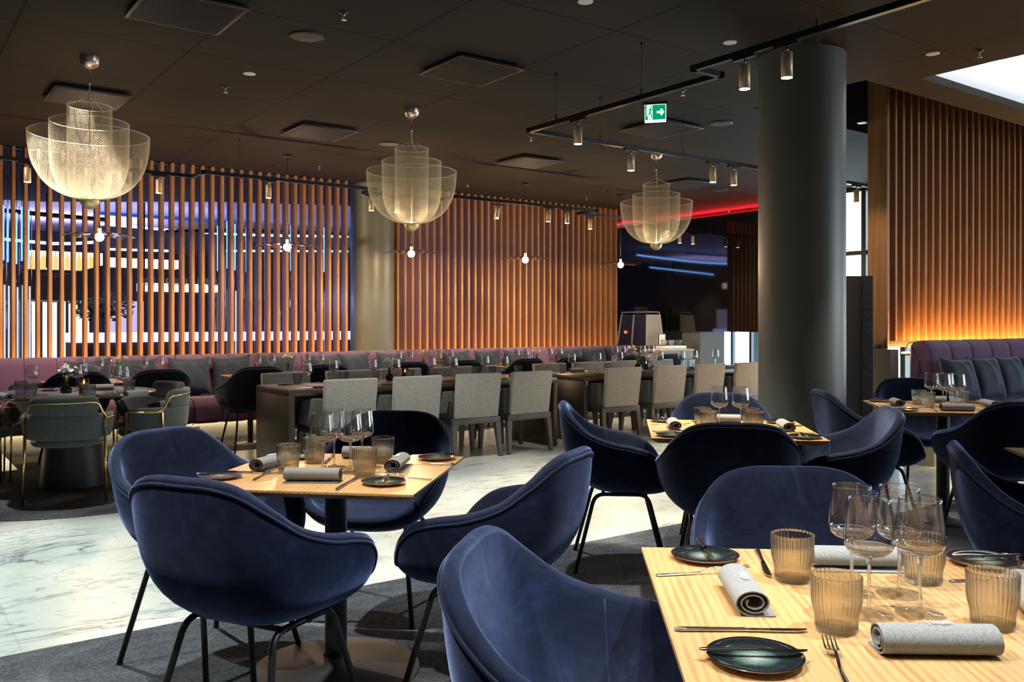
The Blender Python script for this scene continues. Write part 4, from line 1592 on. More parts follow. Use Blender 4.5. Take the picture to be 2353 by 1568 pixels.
# ---- wire mesh chandeliers
def make_chandelier():
    root = empty('wire_chandelier')
    # origin on the ceiling; everything hangs below
    M['wire'] = plain('warm_brass_wire', (.80, .70, .50), .45, .3)
    zb = -1.012
    def shell(prof, n, rows_, wr):
        P = catmull([(r, 0, z) for r, z in prof], 24)
        ln = [0]
        for a, b in zip(P[:-1], P[1:]):
            ln.append(ln[-1] + (b - a).length)
        pts = []
        for i in range(rows_ + 1):
            s = ln[-1] * i / rows_
            j = max(k for k in range(len(ln)) if ln[k] <= s + 1e-9)
            j = min(j, len(P) - 2)
            f = (s - ln[j]) / max(1e-9, ln[j + 1] - ln[j])
            pts.append(P[j] + (P[j + 1] - P[j]) * min(1, f))
        mb = MB()
        def pos(i, k):
            a = 2 * PI * (k + (i % 2) * .5) / n
            return Vector((pts[i].x * math.cos(a), pts[i].x * math.sin(a), pts[i].z))
        def strut(a, b, r_):
            d = (b - a)
            if d.length < 1e-6:
                return
            d.normalize()
            s1 = d.orthogonal().normalized()
            s2 = d.cross(s1)
            base = len(mb.v)
            for e in (a, b):
                for q in range(3):
                    w = 2 * PI * q / 3
                    mb.v.append(tuple(e + (s1 * math.cos(w) + s2 * math.sin(w)) * r_))
            for q in range(3):
                l_ = (q + 1) % 3
                mb.f.append((base + q, base + l_, base + 3 + l_, base + 3 + q))
                mb.sm.append(True)
        for i in range(rows_):
            for k in range(n):
                kk = k if i % 2 == 0 else k + 1
                strut(pos(i, k), pos(i + 1, kk), wr)
                strut(pos(i, k), pos(i + 1, kk - 1), wr)
        top = pts[-1]
        mb.tube([(top.x * math.cos(2 * PI * k / 48), top.x * math.sin(2 * PI * k / 48), top.z) for k in range(48)], .0024, 5, closed=True)
        return mb
    shell([(.035, zb + .004), (.085, zb + .022), (.128, zb + .075), (.142, zb + .15), (.145, zb + .35), (.146, zb + .66)], 76, 72, .00052).build('inner_shade', M['wire'], root)
    shell([(.035, zb + .003), (.12, zb + .025), (.205, zb + .10), (.248, zb + .22), (.257, zb + .36), (.258, zb + .545)], 104, 74, .0005).build('middle_shade', M['wire'], root)
    shell([(.035, zb + .002), (.16, zb + .028), (.28, zb + .105), (.358, zb + .23), (.387, zb + .36), (.392, zb + .46)], 128, 76, .0005).build('outer_shade', M['wire'], root)
    MB().lathe([(.001, zb - .066), (.020, zb - .062), (.040, zb - .050), (.055, zb - .033), (.063, zb - .008), (.064, zb), (.058, zb + .005), (.001, zb + .006)], 36).build('brass_ball', M['brass'], root)
    MB().tube([(0, 0, -.28), (0, 0, zb + .02)], .003, 8).build('central_rod', M['brass'], root)
    sp = MB()
    for q in range(3):
        a = 2 * PI * q / 3 + .4
        sp.tube([(0, 0, -.285), (.146 * math.cos(a), .146 * math.sin(a), zb + .66)], .0014, 5)
    sp.cyl(.007, .007, -.30, -.265, 12)
    sp.build('suspension_wires', M['brass'], root)
    MB().tube([(0, 0, -.06), (0, 0, -.28)], .0022, 6).ball((0, 0, -.19), .009, 10, 8).build('suspension_cord', M['chrome'], root)
    MB().lathe([(.001, -.085), (.03, -.080), (.055, -.062), (.066, -.035), (.066, -.001)], 36).build('ceiling_rose', plain('brushed_nickel_dome', (.62, .52, .42), .3, 1.0), root)
    MB().lathe([(.0005, zb + .008), (.013, zb + .008), (.013, zb + .018), (.0005, zb + .020)], 20).build('led_lamp', emis('chandelier_led', (1.0, .80, .50), 800), root)
    return root
CH = Proto(make_chandelier, 'chandelier')
chl = ['wire mesh chandelier nearest the camera, over the round table', 'wire mesh chandelier hanging before the far round pillar', 'wire mesh chandelier furthest away, beside the exit sign']
chp = [(206, 138, 612), (946, 255, 492), (1508, 353, 392)]
for (u, v, dv), lab in zip(chp, chl):
    Y = F * (CEIL - H) / dv
    x, y = room((u - CX) / F * Y, Y)
    CH.place(x, y, CEIL, .3, lab, 'three wire mesh chandeliers')

# ---- glass dish pendants over the bench tables
def make_pendant():
    root = empty('dish_pendant')
    zc_ = -1.02
    MB().lathe([(.018, zc_ + .038), (.10, zc_ + .034), (.22, zc_ + .020), (.33, zc_ + .0), (.331, zc_ - .002), (.22, zc_ + .017), (.10, zc_ + .031), (.018, zc_ + .035)], 56).build('glass_dish', M['dish_glass'], root)
    MB().cyl(.017, .017, zc_ + .03, zc_ + .075, 16).build('socket_cap', M['brass'], root)
    MB().tube([(0, 0, -.025), (0, 0, zc_ + .07)], .0032, 6).build('cord', M['dark'], root)
    MB().cyl(.05, .05, -.025, -.001, 24).build('ceiling_rose', M['dark'], root)
    MB().ball((0, 0, zc_ - .012), .041, 18, 12).build('bulb', M['bulb'], root)
    return root
PEN = Proto(make_pendant, 'pendant lamp')
plab = ['glass dish pendant lamp below the nearest wire chandelier', 'glass dish pendant lamp hanging before the open slats with the track in front',
        'glass dish pendant lamp between the far round pillar and the slats', 'glass dish pendant lamp before the middle of the right-hand slats', 'glass dish pendant lamp at the end of the slats, by the black wall']
for u, lab in zip((229, 660, 945, 1207, 1426), plab):
    x, y, z = py(u, 580, 9.35)
    PEN.place(x, 9.35, CEIL + .005 * 0, 0, lab, 'five glass dish pendant lamps')

# ---- track and spots
ZT = 2.79
def track(path, label, drops):
    root = empty('lighting_track', (path[0][0], path[0][1], ZT))
    o = Vector((path[0][0], path[0][1], 0))
    for a, b in zip(path[:-1], path[1:]):
        d = math.atan2(b[1] - a[1], b[0] - a[0])
        L = math.hypot(b[0] - a[0], b[1] - a[1])
        Mx = Matrix.Translation((a[0] - o.x, a[1] - o.y, 0)) @ Matrix.Rotation(d, 4, 'Z')
        MB().box(-.018, L + .018, -.018, .018, -.017, .017, Mx).build('rail', M['black_track'], root)
    for (x, y) in drops:
        mb = MB().tube([(x - o.x, y - o.y, .015), (x - o.x, y - o.y, CEIL - ZT)], .0016, 5)
        mb.cyl(.006, .006, .015, .06, 8, (x - o.x, y - o.y))
        mb.cyl(.010, .010, CEIL - ZT - .02, CEIL - ZT, 10, (x - o.x, y - o.y))
        mb.build('suspension_wire', M['dark'], root)
        ring = [(x - o.x + .022 * math.cos(a) + .02, y - o.y, -.045 + .022 * math.sin(a)) for a in [2 * PI * q / 14 for q in range(14)]]
        MB().tube(ring, .0025, 5, closed=True).build('cable_loop', M['dark'], root)
    return tag(root, label, 'lighting track', 'black lighting tracks')
track([(3.93, -1.0), (3.93, 3.53), (4.16, 3.53), (4.16, 5.43), (10.6, 5.43)], 'black lighting track running from the top edge past the big pillar', [(3.93, 2.7), (4.16, 4.2), (4.16, 5.1), (4.9, 5.43), (5.9, 5.43), (9.3, 5.43)])
track([(.3, 9.18), (2.68, 9.18), (2.68, 8.86), (4.6, 8.86), (4.6, 9.15), (5.62, 9.15), (5.62, 8.80), (7.86, 8.80), (7.86, 9.15), (9.35, 9.15)], 'black zigzag lighting track along the banquette', [(1.8, 9.18), (3.05, 8.86), (5.2, 9.15), (6.5, 8.80), (8.4, 9.15)])
track([(9.55, 9.9), (11.3, 9.9)], 'short black lighting track before the black wall', [(10.4, 9.9)])

def make_spot():
    root = empty('track_spot')
    MB().box(-.075, .075, -.015, .015, -.018, 0).build('adapter', M['black_track'], root)
    MB().tube([(0, 0, -.018), (0, 0, -.05)], .006, 8).ball((0, 0, -.035), .009, 8, 6).build('stem', M['chrome'], root)
    MB().lathe([(.001, -.05), (.029, -.05), (.030, -.052), (.030, -.185), (.0275, -.186), (.0265, -.175)], 32).build('housing', plain('champagne_spot_housing', (.56, .43, .25), .40, .45), root)
    MB().disc(.0290, -.1858, 28, up=False).build('lens', M['spot_lens'], root)
    return root
SP = Proto(make_spot, 'spotlight')
gs = 'champagne coloured track spotlights'
sp_list = []
def spot_at(x, y, dirx, label, tilt=(0, 0)):
    SP.place(x, y, ZT - .0172 - (.02 if tilt[0] else 0), 0, label, gs, (math.radians(tilt[0]), math.radians(tilt[1]), PI / 2 if dirx == 'y' else 0))
    sp_list.append((x, y))
def on_x(u, xc):
    t = (u - CX) / F
    Y = xc / (CA + SA * t)
    return (xc, SA * Y - CA * t * Y)
def on_y(u, yc):
    t = (u - CX) / F
    Y = yc / (SA - CA * t)
    return (CA * Y + SA * t * Y, yc)
spot_at(*on_x(1808, 3.93), 'y', 'track spotlight in front of the big pillar top')
spot_at(*on_x(1711, 3.93), 'y', 'track spotlight just left of the big pillar top')
spot_at(*on_x(1328, 4.16), 'y', 'track spotlight near the corner of the front track')
spot_at(*on_y(1450, 5.43), 'x', 'track spotlight above the furthest chandelier')
spot_at(*on_y(1638, 5.43), 'x', 'track spotlight, left one of the close pair beside the pillar')
spot_at(*on_y(1686, 5.43), 'x', 'track spotlight, right one of the close pair beside the pillar')
spot_at(*on_y(1968, 5.43), 'x', 'track spotlight seen against the window right of the pillar')
spot_at(*on_y(63, 9.18), 'x', 'track spotlight at the left edge before the open slats')
spot_at(*on_y(365, 9.18), 'x', 'track spotlight right of the nearest chandelier')
spot_at(*on_y(617, 8.86), 'x', 'track spotlight above the second pendant lamp')
spot_at(*on_y(853, 9.15), 'x', 'track spotlight behind the left rim of the middle chandelier')
spot_at(*on_y(912, 9.15), 'x', 'track spotlight seen through the middle chandelier')
spot_at(*on_y(1145, 8.80), 'x', 'tilted track spotlight right of the middle chandelier', (14, 0))
spot_at(*on_y(1260, 8.80), 'x', 'track spotlight, left one of the pair before the right-hand slats')
spot_at(*on_y(1303, 8.80), 'x', 'track spotlight, right one of the pair before the right-hand slats')
spot_at(*on_y(1356, 9.15), 'x', 'track spotlight at the start of the last zigzag')
spot_at(*on_y(1562, 9.9), 'x', 'track spotlight below the furthest chandelier, left one before the black wall')
spot_at(*on_y(1592, 9.9), 'x', 'track spotlight below the furthest chandelier, right one before the black wall')

# ---- air diffusers, speakers, sprinklers, downlights in the ceiling
def make_diffuser():
    root = empty('ceiling_vent')
    MB().box(-.24, .24, -.24, .24, -.02, 0).build('neck', M['dark'], root)
    MB().rbox(-.285, .285, -.285, .285, -.036, -.02, .003, 1).build('plate', M['grille'], root)
    g = MB()
    for q in range(27):
        y_ = -.26 + q * .02
        g.box(-.26, .26, y_ - .004, y_ + .004, -.040, -.0355)
    g.build('fins', M['dark_bar'], root)
    return root
DIF = Proto(make_diffuser, 'ceiling vent')
dl = [(427, 30, 'square ceiling vent cut by the top edge'), (200, 226, 'square ceiling vent behind the nearest chandelier, tinted blue'), (1083, 165, 'square ceiling vent at the end of the thick ceiling joint'),
      (733, 306, 'square ceiling vent left of the middle chandelier'), (1214, 374, 'square ceiling vent right of the middle chandelier'), (1520, 298, 'square ceiling vent right under the exit sign'), (1578, 424, 'square ceiling vent behind the furthest chandelier')]
for u, v, lab in dl:
    x, y = pz(u, v, CEIL - .03)
    DIF.place(x, y, CEIL, 0, lab, 'square ceiling vents')
def make_speaker():
    root = empty('ceiling_speaker')
    MB().lathe([(.11, 0), (.11, -.008), (.10, -.012)], 40).build('ring', M['dark'], root)
    MB().lathe([(.10, -.010), (.07, -.014), (.001, -.016)], 36).build('grille', plain('speaker_grille', (.035, .03, .027), .6), root)
    return root
SPK = Proto(make_speaker, 'ceiling speaker')
for u, v, lab in [(705, 83, 'round ceiling speaker left of the middle, near the top edge'), (893, 330, 'round ceiling speaker beside the middle chandelier cord'), (1656, 283, 'round ceiling speaker right of the exit sign'), (1655, 437, 'round ceiling speaker beside the furthest chandelier')]:
    x, y = pz(u, v, CEIL)
    SPK.place(x, y, CEIL, 0, lab, 'round ceiling speakers')
def make_sprinkler():
    root = empty('ceiling_sprinkler')
    MB().lathe([(.03, 0), (.03, -.004), (.012, -.008)], 20).build('rosette', M['dark'], root)
    mb = MB().tube([(0, 0, -.004), (0, 0, -.022)], .007, 8)
    for s_ in (1, -1):
        mb.tube([(0, 0, -.02), (s_ * .012, 0, -.032), (0, 0, -.048)], .003, 6)
    mb.lathe([(.016, -.048), (.016, -.051), (.001, -.051)], 14)
    mb.build('nozzle', M['chrome'], root)
    return root
SPR = Proto(make_sprinkler, 'sprinkler')
for u, v, lab in [(790, 28, 'sprinkler head near the top edge'), (518, 199, 'sprinkler head right of the nearest chandelier'), (1569, 206, 'sprinkler head under the front track'), (1220, 313, 'sprinkler head at the corner of the front track'),
                  (2250, 116, 'sprinkler head above the lit coffer'), (734, 380, 'sprinkler head before the open slats'), (1075, 421, 'sprinkler head right of the middle chandelier'), (1348, 452, 'sprinkler head before the right-hand slats'), (1675, 480, 'sprinkler head before the black wall')]:
    x, y = pz(u, v, CEIL)
    SPR.place(x, y, CEIL, .6, lab, 'sprinkler heads')
def make_downlight():
    root = empty('recessed_downlight')
    MB().lathe([(.045, 0), (.045, -.005), (.034, -.006)], 28).build('bezel', M['white'], root)
    MB().disc(.034, -.0055, 24, up=False).build('lens', plain('unlit_lens', (.75, .72, .66), .3), root)
    return root
DWN = Proto(make_downlight, 'downlight')
for u, v, lab in [(573, 169, 'small round downlight left of the middle in the ceiling'), (1677, 97, 'small round downlight above the front track'), (2143, 123, 'small round downlight left of the sprinkler over the coffer'), (1981, 282, 'small round downlight between pillar and right screen'), (1345, 3, 'small round downlight cut by the top edge')]:
    x, y = pz(u, v, CEIL)
    DWN.place(x, y, CEIL, 0, lab, 'small recessed downlights')

# ---- exit sign
Yx = F * (CEIL - H) / 507
ex, ey = room((1506 - CX) / F * Yx, Yx)
es = empty('exit_sign', (ex, ey, CEIL), ca(-14))
MB().box(-.105, .105, -.012, .012, -.02, 0).build('mount', M['dark'], es)
MB().rbox(-.09, .09, -.006, .006, -.172, -.015, .003, 1).build('panel', M['exit_white'], es)
MB().box(-.086, .086, -.0075, -.0062, -.150, -.024).build('green_field', M['exit_green'], es)
w_ = MB()
yq = -.0090
def poly(pts):
    w_.add([(a, yq, b) for a, b in pts] , [tuple(range(len(pts)))])
poly([(-.073, -.146), (-.024, -.146), (-.024, -.028), (-.073, -.028)])
poly([(.012, -.097), (.012, -.077), (.048, -.077), (.040, -.066), (.052, -.056), (.076, -.087), (.052, -.118), (.040, -.108), (.048, -.097)])
w_.build('white_symbols', M['exit_white'], es)
gman = MB()
yq2 = -.0100
def seg(a, b, w):
    dx, dz = b[0] - a[0], b[1] - a[1]
    l_ = math.hypot(dx, dz)
    nx, nz = -dz / l_ * w / 2, dx / l_ * w / 2
    gman.add([(a[0] + nx, yq2, a[1] + nz), (b[0] + nx, yq2, b[1] + nz), (b[0] - nx, yq2, b[1] - nz), (a[0] - nx, yq2, a[1] - nz)], [(0, 1, 2, 3)])
for a, b, w in [((-.038, -.052), (-.046, -.085), .014), ((-.046, -.085), (-.032, -.105), .010), ((-.032, -.105), (-.034, -.135), .009), ((-.047, -.085), (-.052, -.108), .010), ((-.052, -.108), (-.068, -.112), .008),
                ((-.038, -.055), (-.024, -.066), .007), ((-.024, -.066), (-.016, -.060), .006), ((-.039, -.055), (-.056, -.060), .007), ((-.056, -.060), (-.062, -.076), .006)]:
    seg(a, b, w)
gman.add([(-.035 + .0085 * math.cos(2 * PI * q / 14), yq2, -.040 + .0085 * math.sin(2 * PI * q / 14)) for q in range(14)], [tuple(range(14))])
gman.add([(-.073, yq2, -.146), (-.062, yq2, -.146), (-.062, yq2, -.118), (-.073, yq2, -.118)], [(0, 1, 2, 3)])
gman.build('running_figure', M['exit_green'], es)
tag(es, 'green and white exit sign with running figure and arrow', 'exit sign')

# ================================================================== BAR BEHIND THE OPEN SLATS
YB = 13.2
def bar_pt(u, v, y=YB):
    return py(u, v, y)
# counter with a glowing violet front band
xl, _, ztop = bar_pt(172, 768)
xr, _, _ = bar_pt(540, 770)
bc = empty('bar_counter', (xl, YB, 0))
zt_ = 1.14
MB().box(0, xr - xl + 2.2, 0, .65, 0, zt_ - .13).build('cabinet', M['dark_bar'], bc)
MB().box(-.02, xr - xl + 2.2, -.05, .70, zt_ - .13, zt_).build('glowing_worktop', M['led_violet'], bc)
tag(bc, 'bar counter with a glowing violet top behind the open slats', 'bar counter')
# dark sloping canopy
YC = 13.6
cv = [py(u, v, YC) for u, v in ((68, 622), (118, 640), (236, 610), (236, 681), (160, 692), (68, 688))]
cb = empty('bar_canopy', (cv[0][0], YC, 0))
mb = MB()
pts = [(p[0] - cv[0][0], p[2]) for p in cv]
n = len(pts)
vs = [(a, 0, b) for a, b in pts] + [(a, 1.2, b) for a, b in pts]
mb.add(vs, [tuple(range(n)), tuple(range(2 * n - 1, n - 1, -1))] + [(i, n + i, n + (i + 1) % n, (i + 1) % n) for i in range(n)])
mb.build('shell', M['dark_bar'], cb)
wr = MB()
for zz in (.0,):
    for xx in (.3, 1.0, 1.7):
        wr.tube([(xx, .6, max(p[1] for p in pts) - .03), (xx, .6, CEIL)], .012, 6)
wr.build('hanger', M['dark'], cb)
tag(cb, 'dark sloping canopy hanging over the bar', 'canopy')

def bar_box(name, u0, v0, u1, v1, y, depth, mat, label, cat, group=None, part='panel'):
    a, b = py(u0, v0, y), py(u1, v1, y)
    root = empty(name, (a[0], y, 0))
    MB().box(0, b[0] - a[0], 0, depth, b[2], a[2]).build(part, mat, root)
    return tag(root, label, cat, group)

bar_box('backlit_shelf', 66, 575, 236, 622, 15.2, .25, M['backlight'], 'warm backlit bottle shelf above the dark canopy', 'shelf', None, 'light_panel')
bar_box('backlit_shelf', 252, 592, 412, 618, 15.4, .25, M['backlight'], 'low warm backlit shelf right of the first pendant', 'shelf', None, 'light_panel')
bar_box('glass_rack', 325, 650, 505, 672, 14.4, .3, M['backlight'], 'backlit glass rack over the bar counter', 'rack', None, 'light_panel')
bar_box('wall_panel', 160, 692, 205, 770, 16.1, .1, emis('glowing_cream_wall', (1.0, .90, .74), .95), 'glowing cream wall panel behind the blue tree', 'wall panel')  # light on the cream wall put into the material as emission
bar_box('wall_panel', 255, 692, 330, 770, 16.1, .1, emis('glowing_lavender_wall', (.62, .55, .95), .75), 'glowing lavender wall panel right of the blue tree', 'wall panel')  # lavender light on the wall imitated by emission
bar_box('wall_panel', 232, 480, 520, 512, 16.0, .1, emis('glowing_blue_wall', (.02, .08, .6), .8), 'blue glowing bulkhead above the bar', 'wall panel')  # blue wash on the bulkhead is emission in its own material
bar_box('wall_panel', 234, 520, 545, 590, 16.2, .1, M['dark_bar'], 'dark gridded wall over the low backlit shelf', 'wall panel')
# blue strips
def strip(pix, y, mat, label, r=.03):
    P = [py(u, v, y) for u, v in pix]
    o = Vector(P[0])
    root = empty('bar_light_strip', P[0])  # led strip placed without hangers
    MB().tube([Vector(p) - o for p in P], r, 6).build('tube', mat, root)
    return tag(root, label, 'light strip', 'blue light strips over the bar')
LB = emis('icy_blue_led', (.16, .42, 1.0), 7)
strip([(-10, 548), (30, 552), (75, 556), (120, 560), (170, 560), (228, 556)], 15.0, LB, 'blue light strip above the warm backlit bottle shelf', .022)
strip([(228, 514), (300, 521), (400, 530), (520, 538), (600, 541), (800, 544)], 15.6, LB, 'blue light strip, upper one right of the first pendant', .020)
strip([(250, 573), (320, 575), (395, 577)], 15.3, LB, 'blue light strip just above the low backlit shelf', .018)
strip([(520, 577), (600, 577), (800, 578)], 15.3, LB, 'blue light strip seen between the closer slats', .016)
# dark rails crossing the pale ceiling
for pix, lab in [([(-10, 482), (120, 495), (240, 505)], 'dark suspended rail across the pale bar ceiling, left'), ([(380, 533), (560, 530), (800, 538)], 'dark suspended rail above the bar, right')]:
    P = [py(u, v, 13.12) for u, v in pix]
    o = Vector(P[0])
    root = empty('suspended_rail', P[0])
    MB().tube([Vector(p) - o for p in P], .03, 4).build('rail', M['dark'], root)
    tag(root, lab, 'rail', 'dark rails over the bar')
# hanging clear rods lit blue at the top
ROD_T = emis('rod_blue_tip', (.16, .36, 1.0), 2.2)
M['rod'] = thin_glass('clear_rod', (.9, .93, .98), 2.0, .02, 1.5)
M['rod_core'] = emis('rod_warm_core', (.95, .97, 1.0), .7)
def make_rod():
    root = empty('hanging_glass_rod')
    MB().tube([(0, 0, .35), (0, 0, 2.72)], .035, 8).build('rod', M['rod'], root)
    MB().tube([(0.012, 0, .35), (0.012, 0, 1.75)], .010, 6).build('lit_core', M['rod_core'], root)
    MB().tube([(0.0, 0, 2.05), (0.0, 0, 2.72)], .010, 6).build('blue_tip', ROD_T, root)
    MB().tube([(0, 0, 2.72), (0, 0, CEIL)], .004, 5).build('hanger', M['dark'], root)
    return root
ROD = Proto(make_rod, 'glass rod')
ORD = ['first', 'second', 'third', 'fourth', 'fifth', 'sixth', 'seventh', 'eighth', 'ninth', 'tenth', 'eleventh', 'twelfth', 'thirteenth']
for i, u in enumerate([8, 18, 38, 50, 66, 500, 522, 540, 566, 590, 612, 640, 668, 694, 720, 745, 770, 792]):
    x, y, z = py(u, 700, 12.3 + .35 * (i % 3))
    if i < 5:
        ROD.place(x, y, 0, 0, '%s clear hanging rod from the left edge, behind the open slats' % ORD[i], 'hanging rods at the left end')
    else:
        ROD.place(x, y, 0, 0, '%s clear hanging rod from the left behind the close set slats' % ORD[i - 5], 'hanging rods behind the close set slats')
for i, u in enumerate([60, 78, 104, 126, 146]):
    a = py(u, 692, 15.0)
    root = empty('light_column', (a[0], 15.0, 0))
    MB().box(-.028, .028, 0, .06, .3, a[2]).build('lit_face', emis('white_light_column', (1, .95, .85), 1.1), root)
    MB().box(-.05, .05, .06, .12, .3, a[2]).build('backing', M['dark'], root)
    tag(root, '%s slim white light column from the left below the bar canopy' % ORD[i], 'light column', 'slim light columns below the canopy')
# bottles on the backlit shelf and glasses on the rack
def make_bottle():
    return MB().lathe([(.001, 0), (.036, 0), (.038, .01), (.038, .17), (.030, .205), (.013, .23), (.012, .30), (.001, .30)], 14).build('bottle', thin_glass('amber_bottle_glass', (.80, .66, .42), 1.2, .03))
BOT = Proto(make_bottle, 'bottle')
for i in range(12):
    u = 74 + i * 13.6
    a = py(u, 622, 15.02)
    BOT.place(a[0], 15.05, a[2] + .003, 0, 'bottle standing on the warm backlit shelf above the canopy', 'bottles on the backlit shelf')
for i in range(10):
    u = 334 + i * 18.2
    a = py(u, 672, 14.25)
    WINE.place(a[0], 14.27, a[2], 0, 'wine glass on the backlit rack over the bar counter', 'wine glasses on the bar rack')
rk0, rk1 = py(322, 672, 14.2), py(508, 672, 14.2)
r_ = empty('rack_shelf', (rk0[0], 14.15, rk0[2]))
MB().box(0, rk1[0] - rk0[0], 0, .25, -.02, -.001).build('board', M['dark'], r_)
hg = MB()
for xx in (.1, rk1[0] - rk0[0] - .1):
    hg.box(xx - .012, xx + .012, .215, .24, -.001, CEIL - rk0[2])
hg.build('hanger', M['dark'], r_)
tag(r_, 'dark hanging shelf carrying the wine glasses over the bar', 'shelf')
b0, b1 = py(64, 622, 14.95), py(238, 622, 14.95)
r_ = empty('bottle_shelf', (b0[0], 14.92, b0[2]))
MB().box(0, b1[0] - b0[0], 0, .27, -.02, .0).build('board', M['dark'], r_)
tag(r_, 'dark board under the bottles above the bar canopy', 'shelf')
# blue lit tree
a = py(236, 770, 15.45)
tr = empty('potted_tree', (a[0], 15.45, 0))
MB().cyl(.17, .17, 0, .74, 20).cyl(.16, .20, .74, 1.08, 20).build('pot', M['dark'], tr)
tb = MB().tube(catmull([(0, 0, 1.05), (.02, 0, 1.25), (-.03, 0, 1.42)], 4), .03, 7)
rnd = random.Random(5)
lf = MB()
for k in range(420):
    a_, b_, r0 = rnd.uniform(0, 2 * PI), rnd.uniform(-.9, 1), .8 * rnd.uniform(.12, .42) ** .8
    c_ = Vector((r0 * math.cos(a_) * math.sqrt(1 - b_ * b_) * 1.25, r0 * math.sin(a_) * math.sqrt(1 - b_ * b_), 1.55 + b_ * r0 * .7))
    d = Vector((rnd.uniform(-1, 1), rnd.uniform(-1, 1), rnd.uniform(-.6, 1))).normalized()
    s1 = d.orthogonal().normalized()
    lf.add([c_ - s1 * .025, c_ + d * .055, c_ + s1 * .025, c_ - d * .055], [(0, 1, 2, 3)])
    if k % 14 == 0:
        tb.tube([(0, 0, 1.38), c_], .008, 5)
tb.build('trunk', M['dark'], tr)
lf.build('foliage', M['foliage_blue'], tr)
tag(tr, 'small tree lit blue behind the bar counter', 'tree')

# ================================================================== FAR END: coffee counter, machine, pillars, room beyond
# counter
zc1 = .897
cn = empty('coffee_counter', (10.2, 10.46, 0))
MB().box(0, 1.12, 0, 1.4, 0, zc1 - .03).build('cabinet', M['dark_metal'], cn)
MB().rbox(-.02, 1.14, -.02, 1.42, zc1 - .03, zc1, .003, 1).build('worktop', M['dark_metal'], cn)
tag(cn, 'dark counter under the coffee machine', 'counter')
# coffee machine: two dark fronts between pale tapered cheeks, rail on top
cm = empty('coffee_machine', (10.78, 11.48, zc1), -PI / 2)
hm, W_, D_ = .525, .73, .40
MB().hexa([(0, 0, 0), (W_, 0, 0), (W_, D_, 0), (0, D_, 0)], [(.05, .05, hm), (W_ - .05, .05, hm), (W_ - .05, D_ - .04, hm), (.05, D_ - .04, hm)]).build('body', plain('machine_dark_front', (.05, .045, .042), .3), cm)
for a_, b_ in ((-.012, .042), (W_ * .5 - .012, W_ * .5 - .012), (W_ - .012, W_ - .062)):
    MB().hexa([(a_, -.02, 0), (a_ + .024, -.02, 0), (a_ + .024, D_ + .01, 0), (a_, D_ + .01, 0)], [(b_, .035, hm + .006), (b_ + .024, .035, hm + .006), (b_ + .024, D_ - .03, hm + .006), (b_, D_ - .03, hm + .006)]).build('pale_cheek', M['white'], cm)
MB().tube(rounded([(.04, .06, hm), (.04, .06, hm + .05), (W_ - .05, .06, hm + .05), (W_ - .05, D_ - .05, hm + .05), (W_ - .05, D_ - .05, hm)], .03, 4), .009, 8).build('top_rail', M['white'], cm)
MB().box(.28, .60, .10, .33, hm + .004, hm + .19).build('bean_hopper', thin_glass('hopper_glass', (.9, .9, .9), 1.5, .02), cm)
MB().box(.30, .43, .12, .31, hm + .006, hm + .14).build('beans', plain('coffee_beans', (.10, .04, .02), .5), cm)
MB().box(.17, .215, -.006, .012, .20, .245).build('red_light', emis('red_pilot_light', (1, .1, .05), 2.5), cm)
tag(cm, 'coffee machine with pale sides and dark fronts on the far counter', 'coffee machine')
sg = empty('table_sign', (10.83, 10.52, zc1))
MB().box(0, .17, 0, .012, 0, .20).build('frame', M['dark'], sg)
MB().box(.008, .152, -.003, -.0005, .012, .190).build('card', M['white'], sg)
lt = MB()
for q in range(2):
    lt.box(.045, .045 + .06 - q * .02, -.0045, -.0032, .10 - q * .012, .104 - q * .012)
lt.build('printed_lines', M['dark'], sg)
tag(sg, 'small framed card standing before the coffee machine', 'sign')
# lower side counter with amber glasses
zs1 = .845
s0 = empty('side_counter', (10.36, 10.02, 0))
MB().box(0, .78, 0, .40, 0, zs1 - .03).build('cabinet', plain('pale_grey_cabinet', (.30, .32, .33), .5), s0)
MB().box(-.01, .79, -.01, .41, zs1 - .03, zs1).build('worktop', plain('pale_grey_worktop', (.42, .43, .43), .4), s0)
tag(s0, 'pale grey side counter with a row of amber glasses', 'counter')
tray = empty('white_tray', (10.56, 10.14, zs1))
MB().rbox(0, .54, 0, .20, 0, .05, .006, 1).build('tray', M['white'], tray)
tag(tray, 'white tray under the amber glasses on the side counter', 'tray')
for q in range(6):
    AMBER.place(10.61 + q * .088, 10.20 + .06 * (q % 2), zs1 + .051, 0, 'amber tumbler on the white tray of the far side counter', 'amber tumblers on the far tray')
# square pillar under the black wall
struct(MB().box(11.51, 12.10, 10.2, 10.62, 0, 1.134).build('column', plain('grey_square_pillar', (.17, .17, .175), .6)), 'square grey pillar under the black wall')
# far table and chairs by the windows
ft = empty('far_table', (14.6, 8.3, 0))
MB().rbox(0, 2.2, 0, .8, .69, .73, .004, 1).build('tabletop', M['table_black'], ft)
for xx in (.1, 2.1):
    MB().box(xx - .03, xx + .03, .1, .7, 0, .69).build('leg', M['dark_metal'], ft)
tag(ft, 'dark table by the bright far windows', 'table')
for xx, yy, rr, lab in [(14.2, 8.7, -PI / 2, 'grey armchair by the far windows, at the near end of the dark table'), (15.4, 7.95, 0, 'grey armchair by the far windows, at the front of the dark table'), (15.9, 9.4, PI, 'grey armchair by the far windows, beyond the dark table')]:
    ARM.place(xx, yy, 0, rr, lab, 'grey armchairs by the far windows')
ft2 = empty('far_table', (15.3, 10.5, 0))
MB().cyl(.42, .42, .71, .735, 36).build('tabletop', M['table_black'], ft2)
MB().cyl(.035, .035, .0, .71, 16).build('column_post', M['black_steel'], ft2)
tag(ft2, 'small round dark table further back by the far windows', 'table')

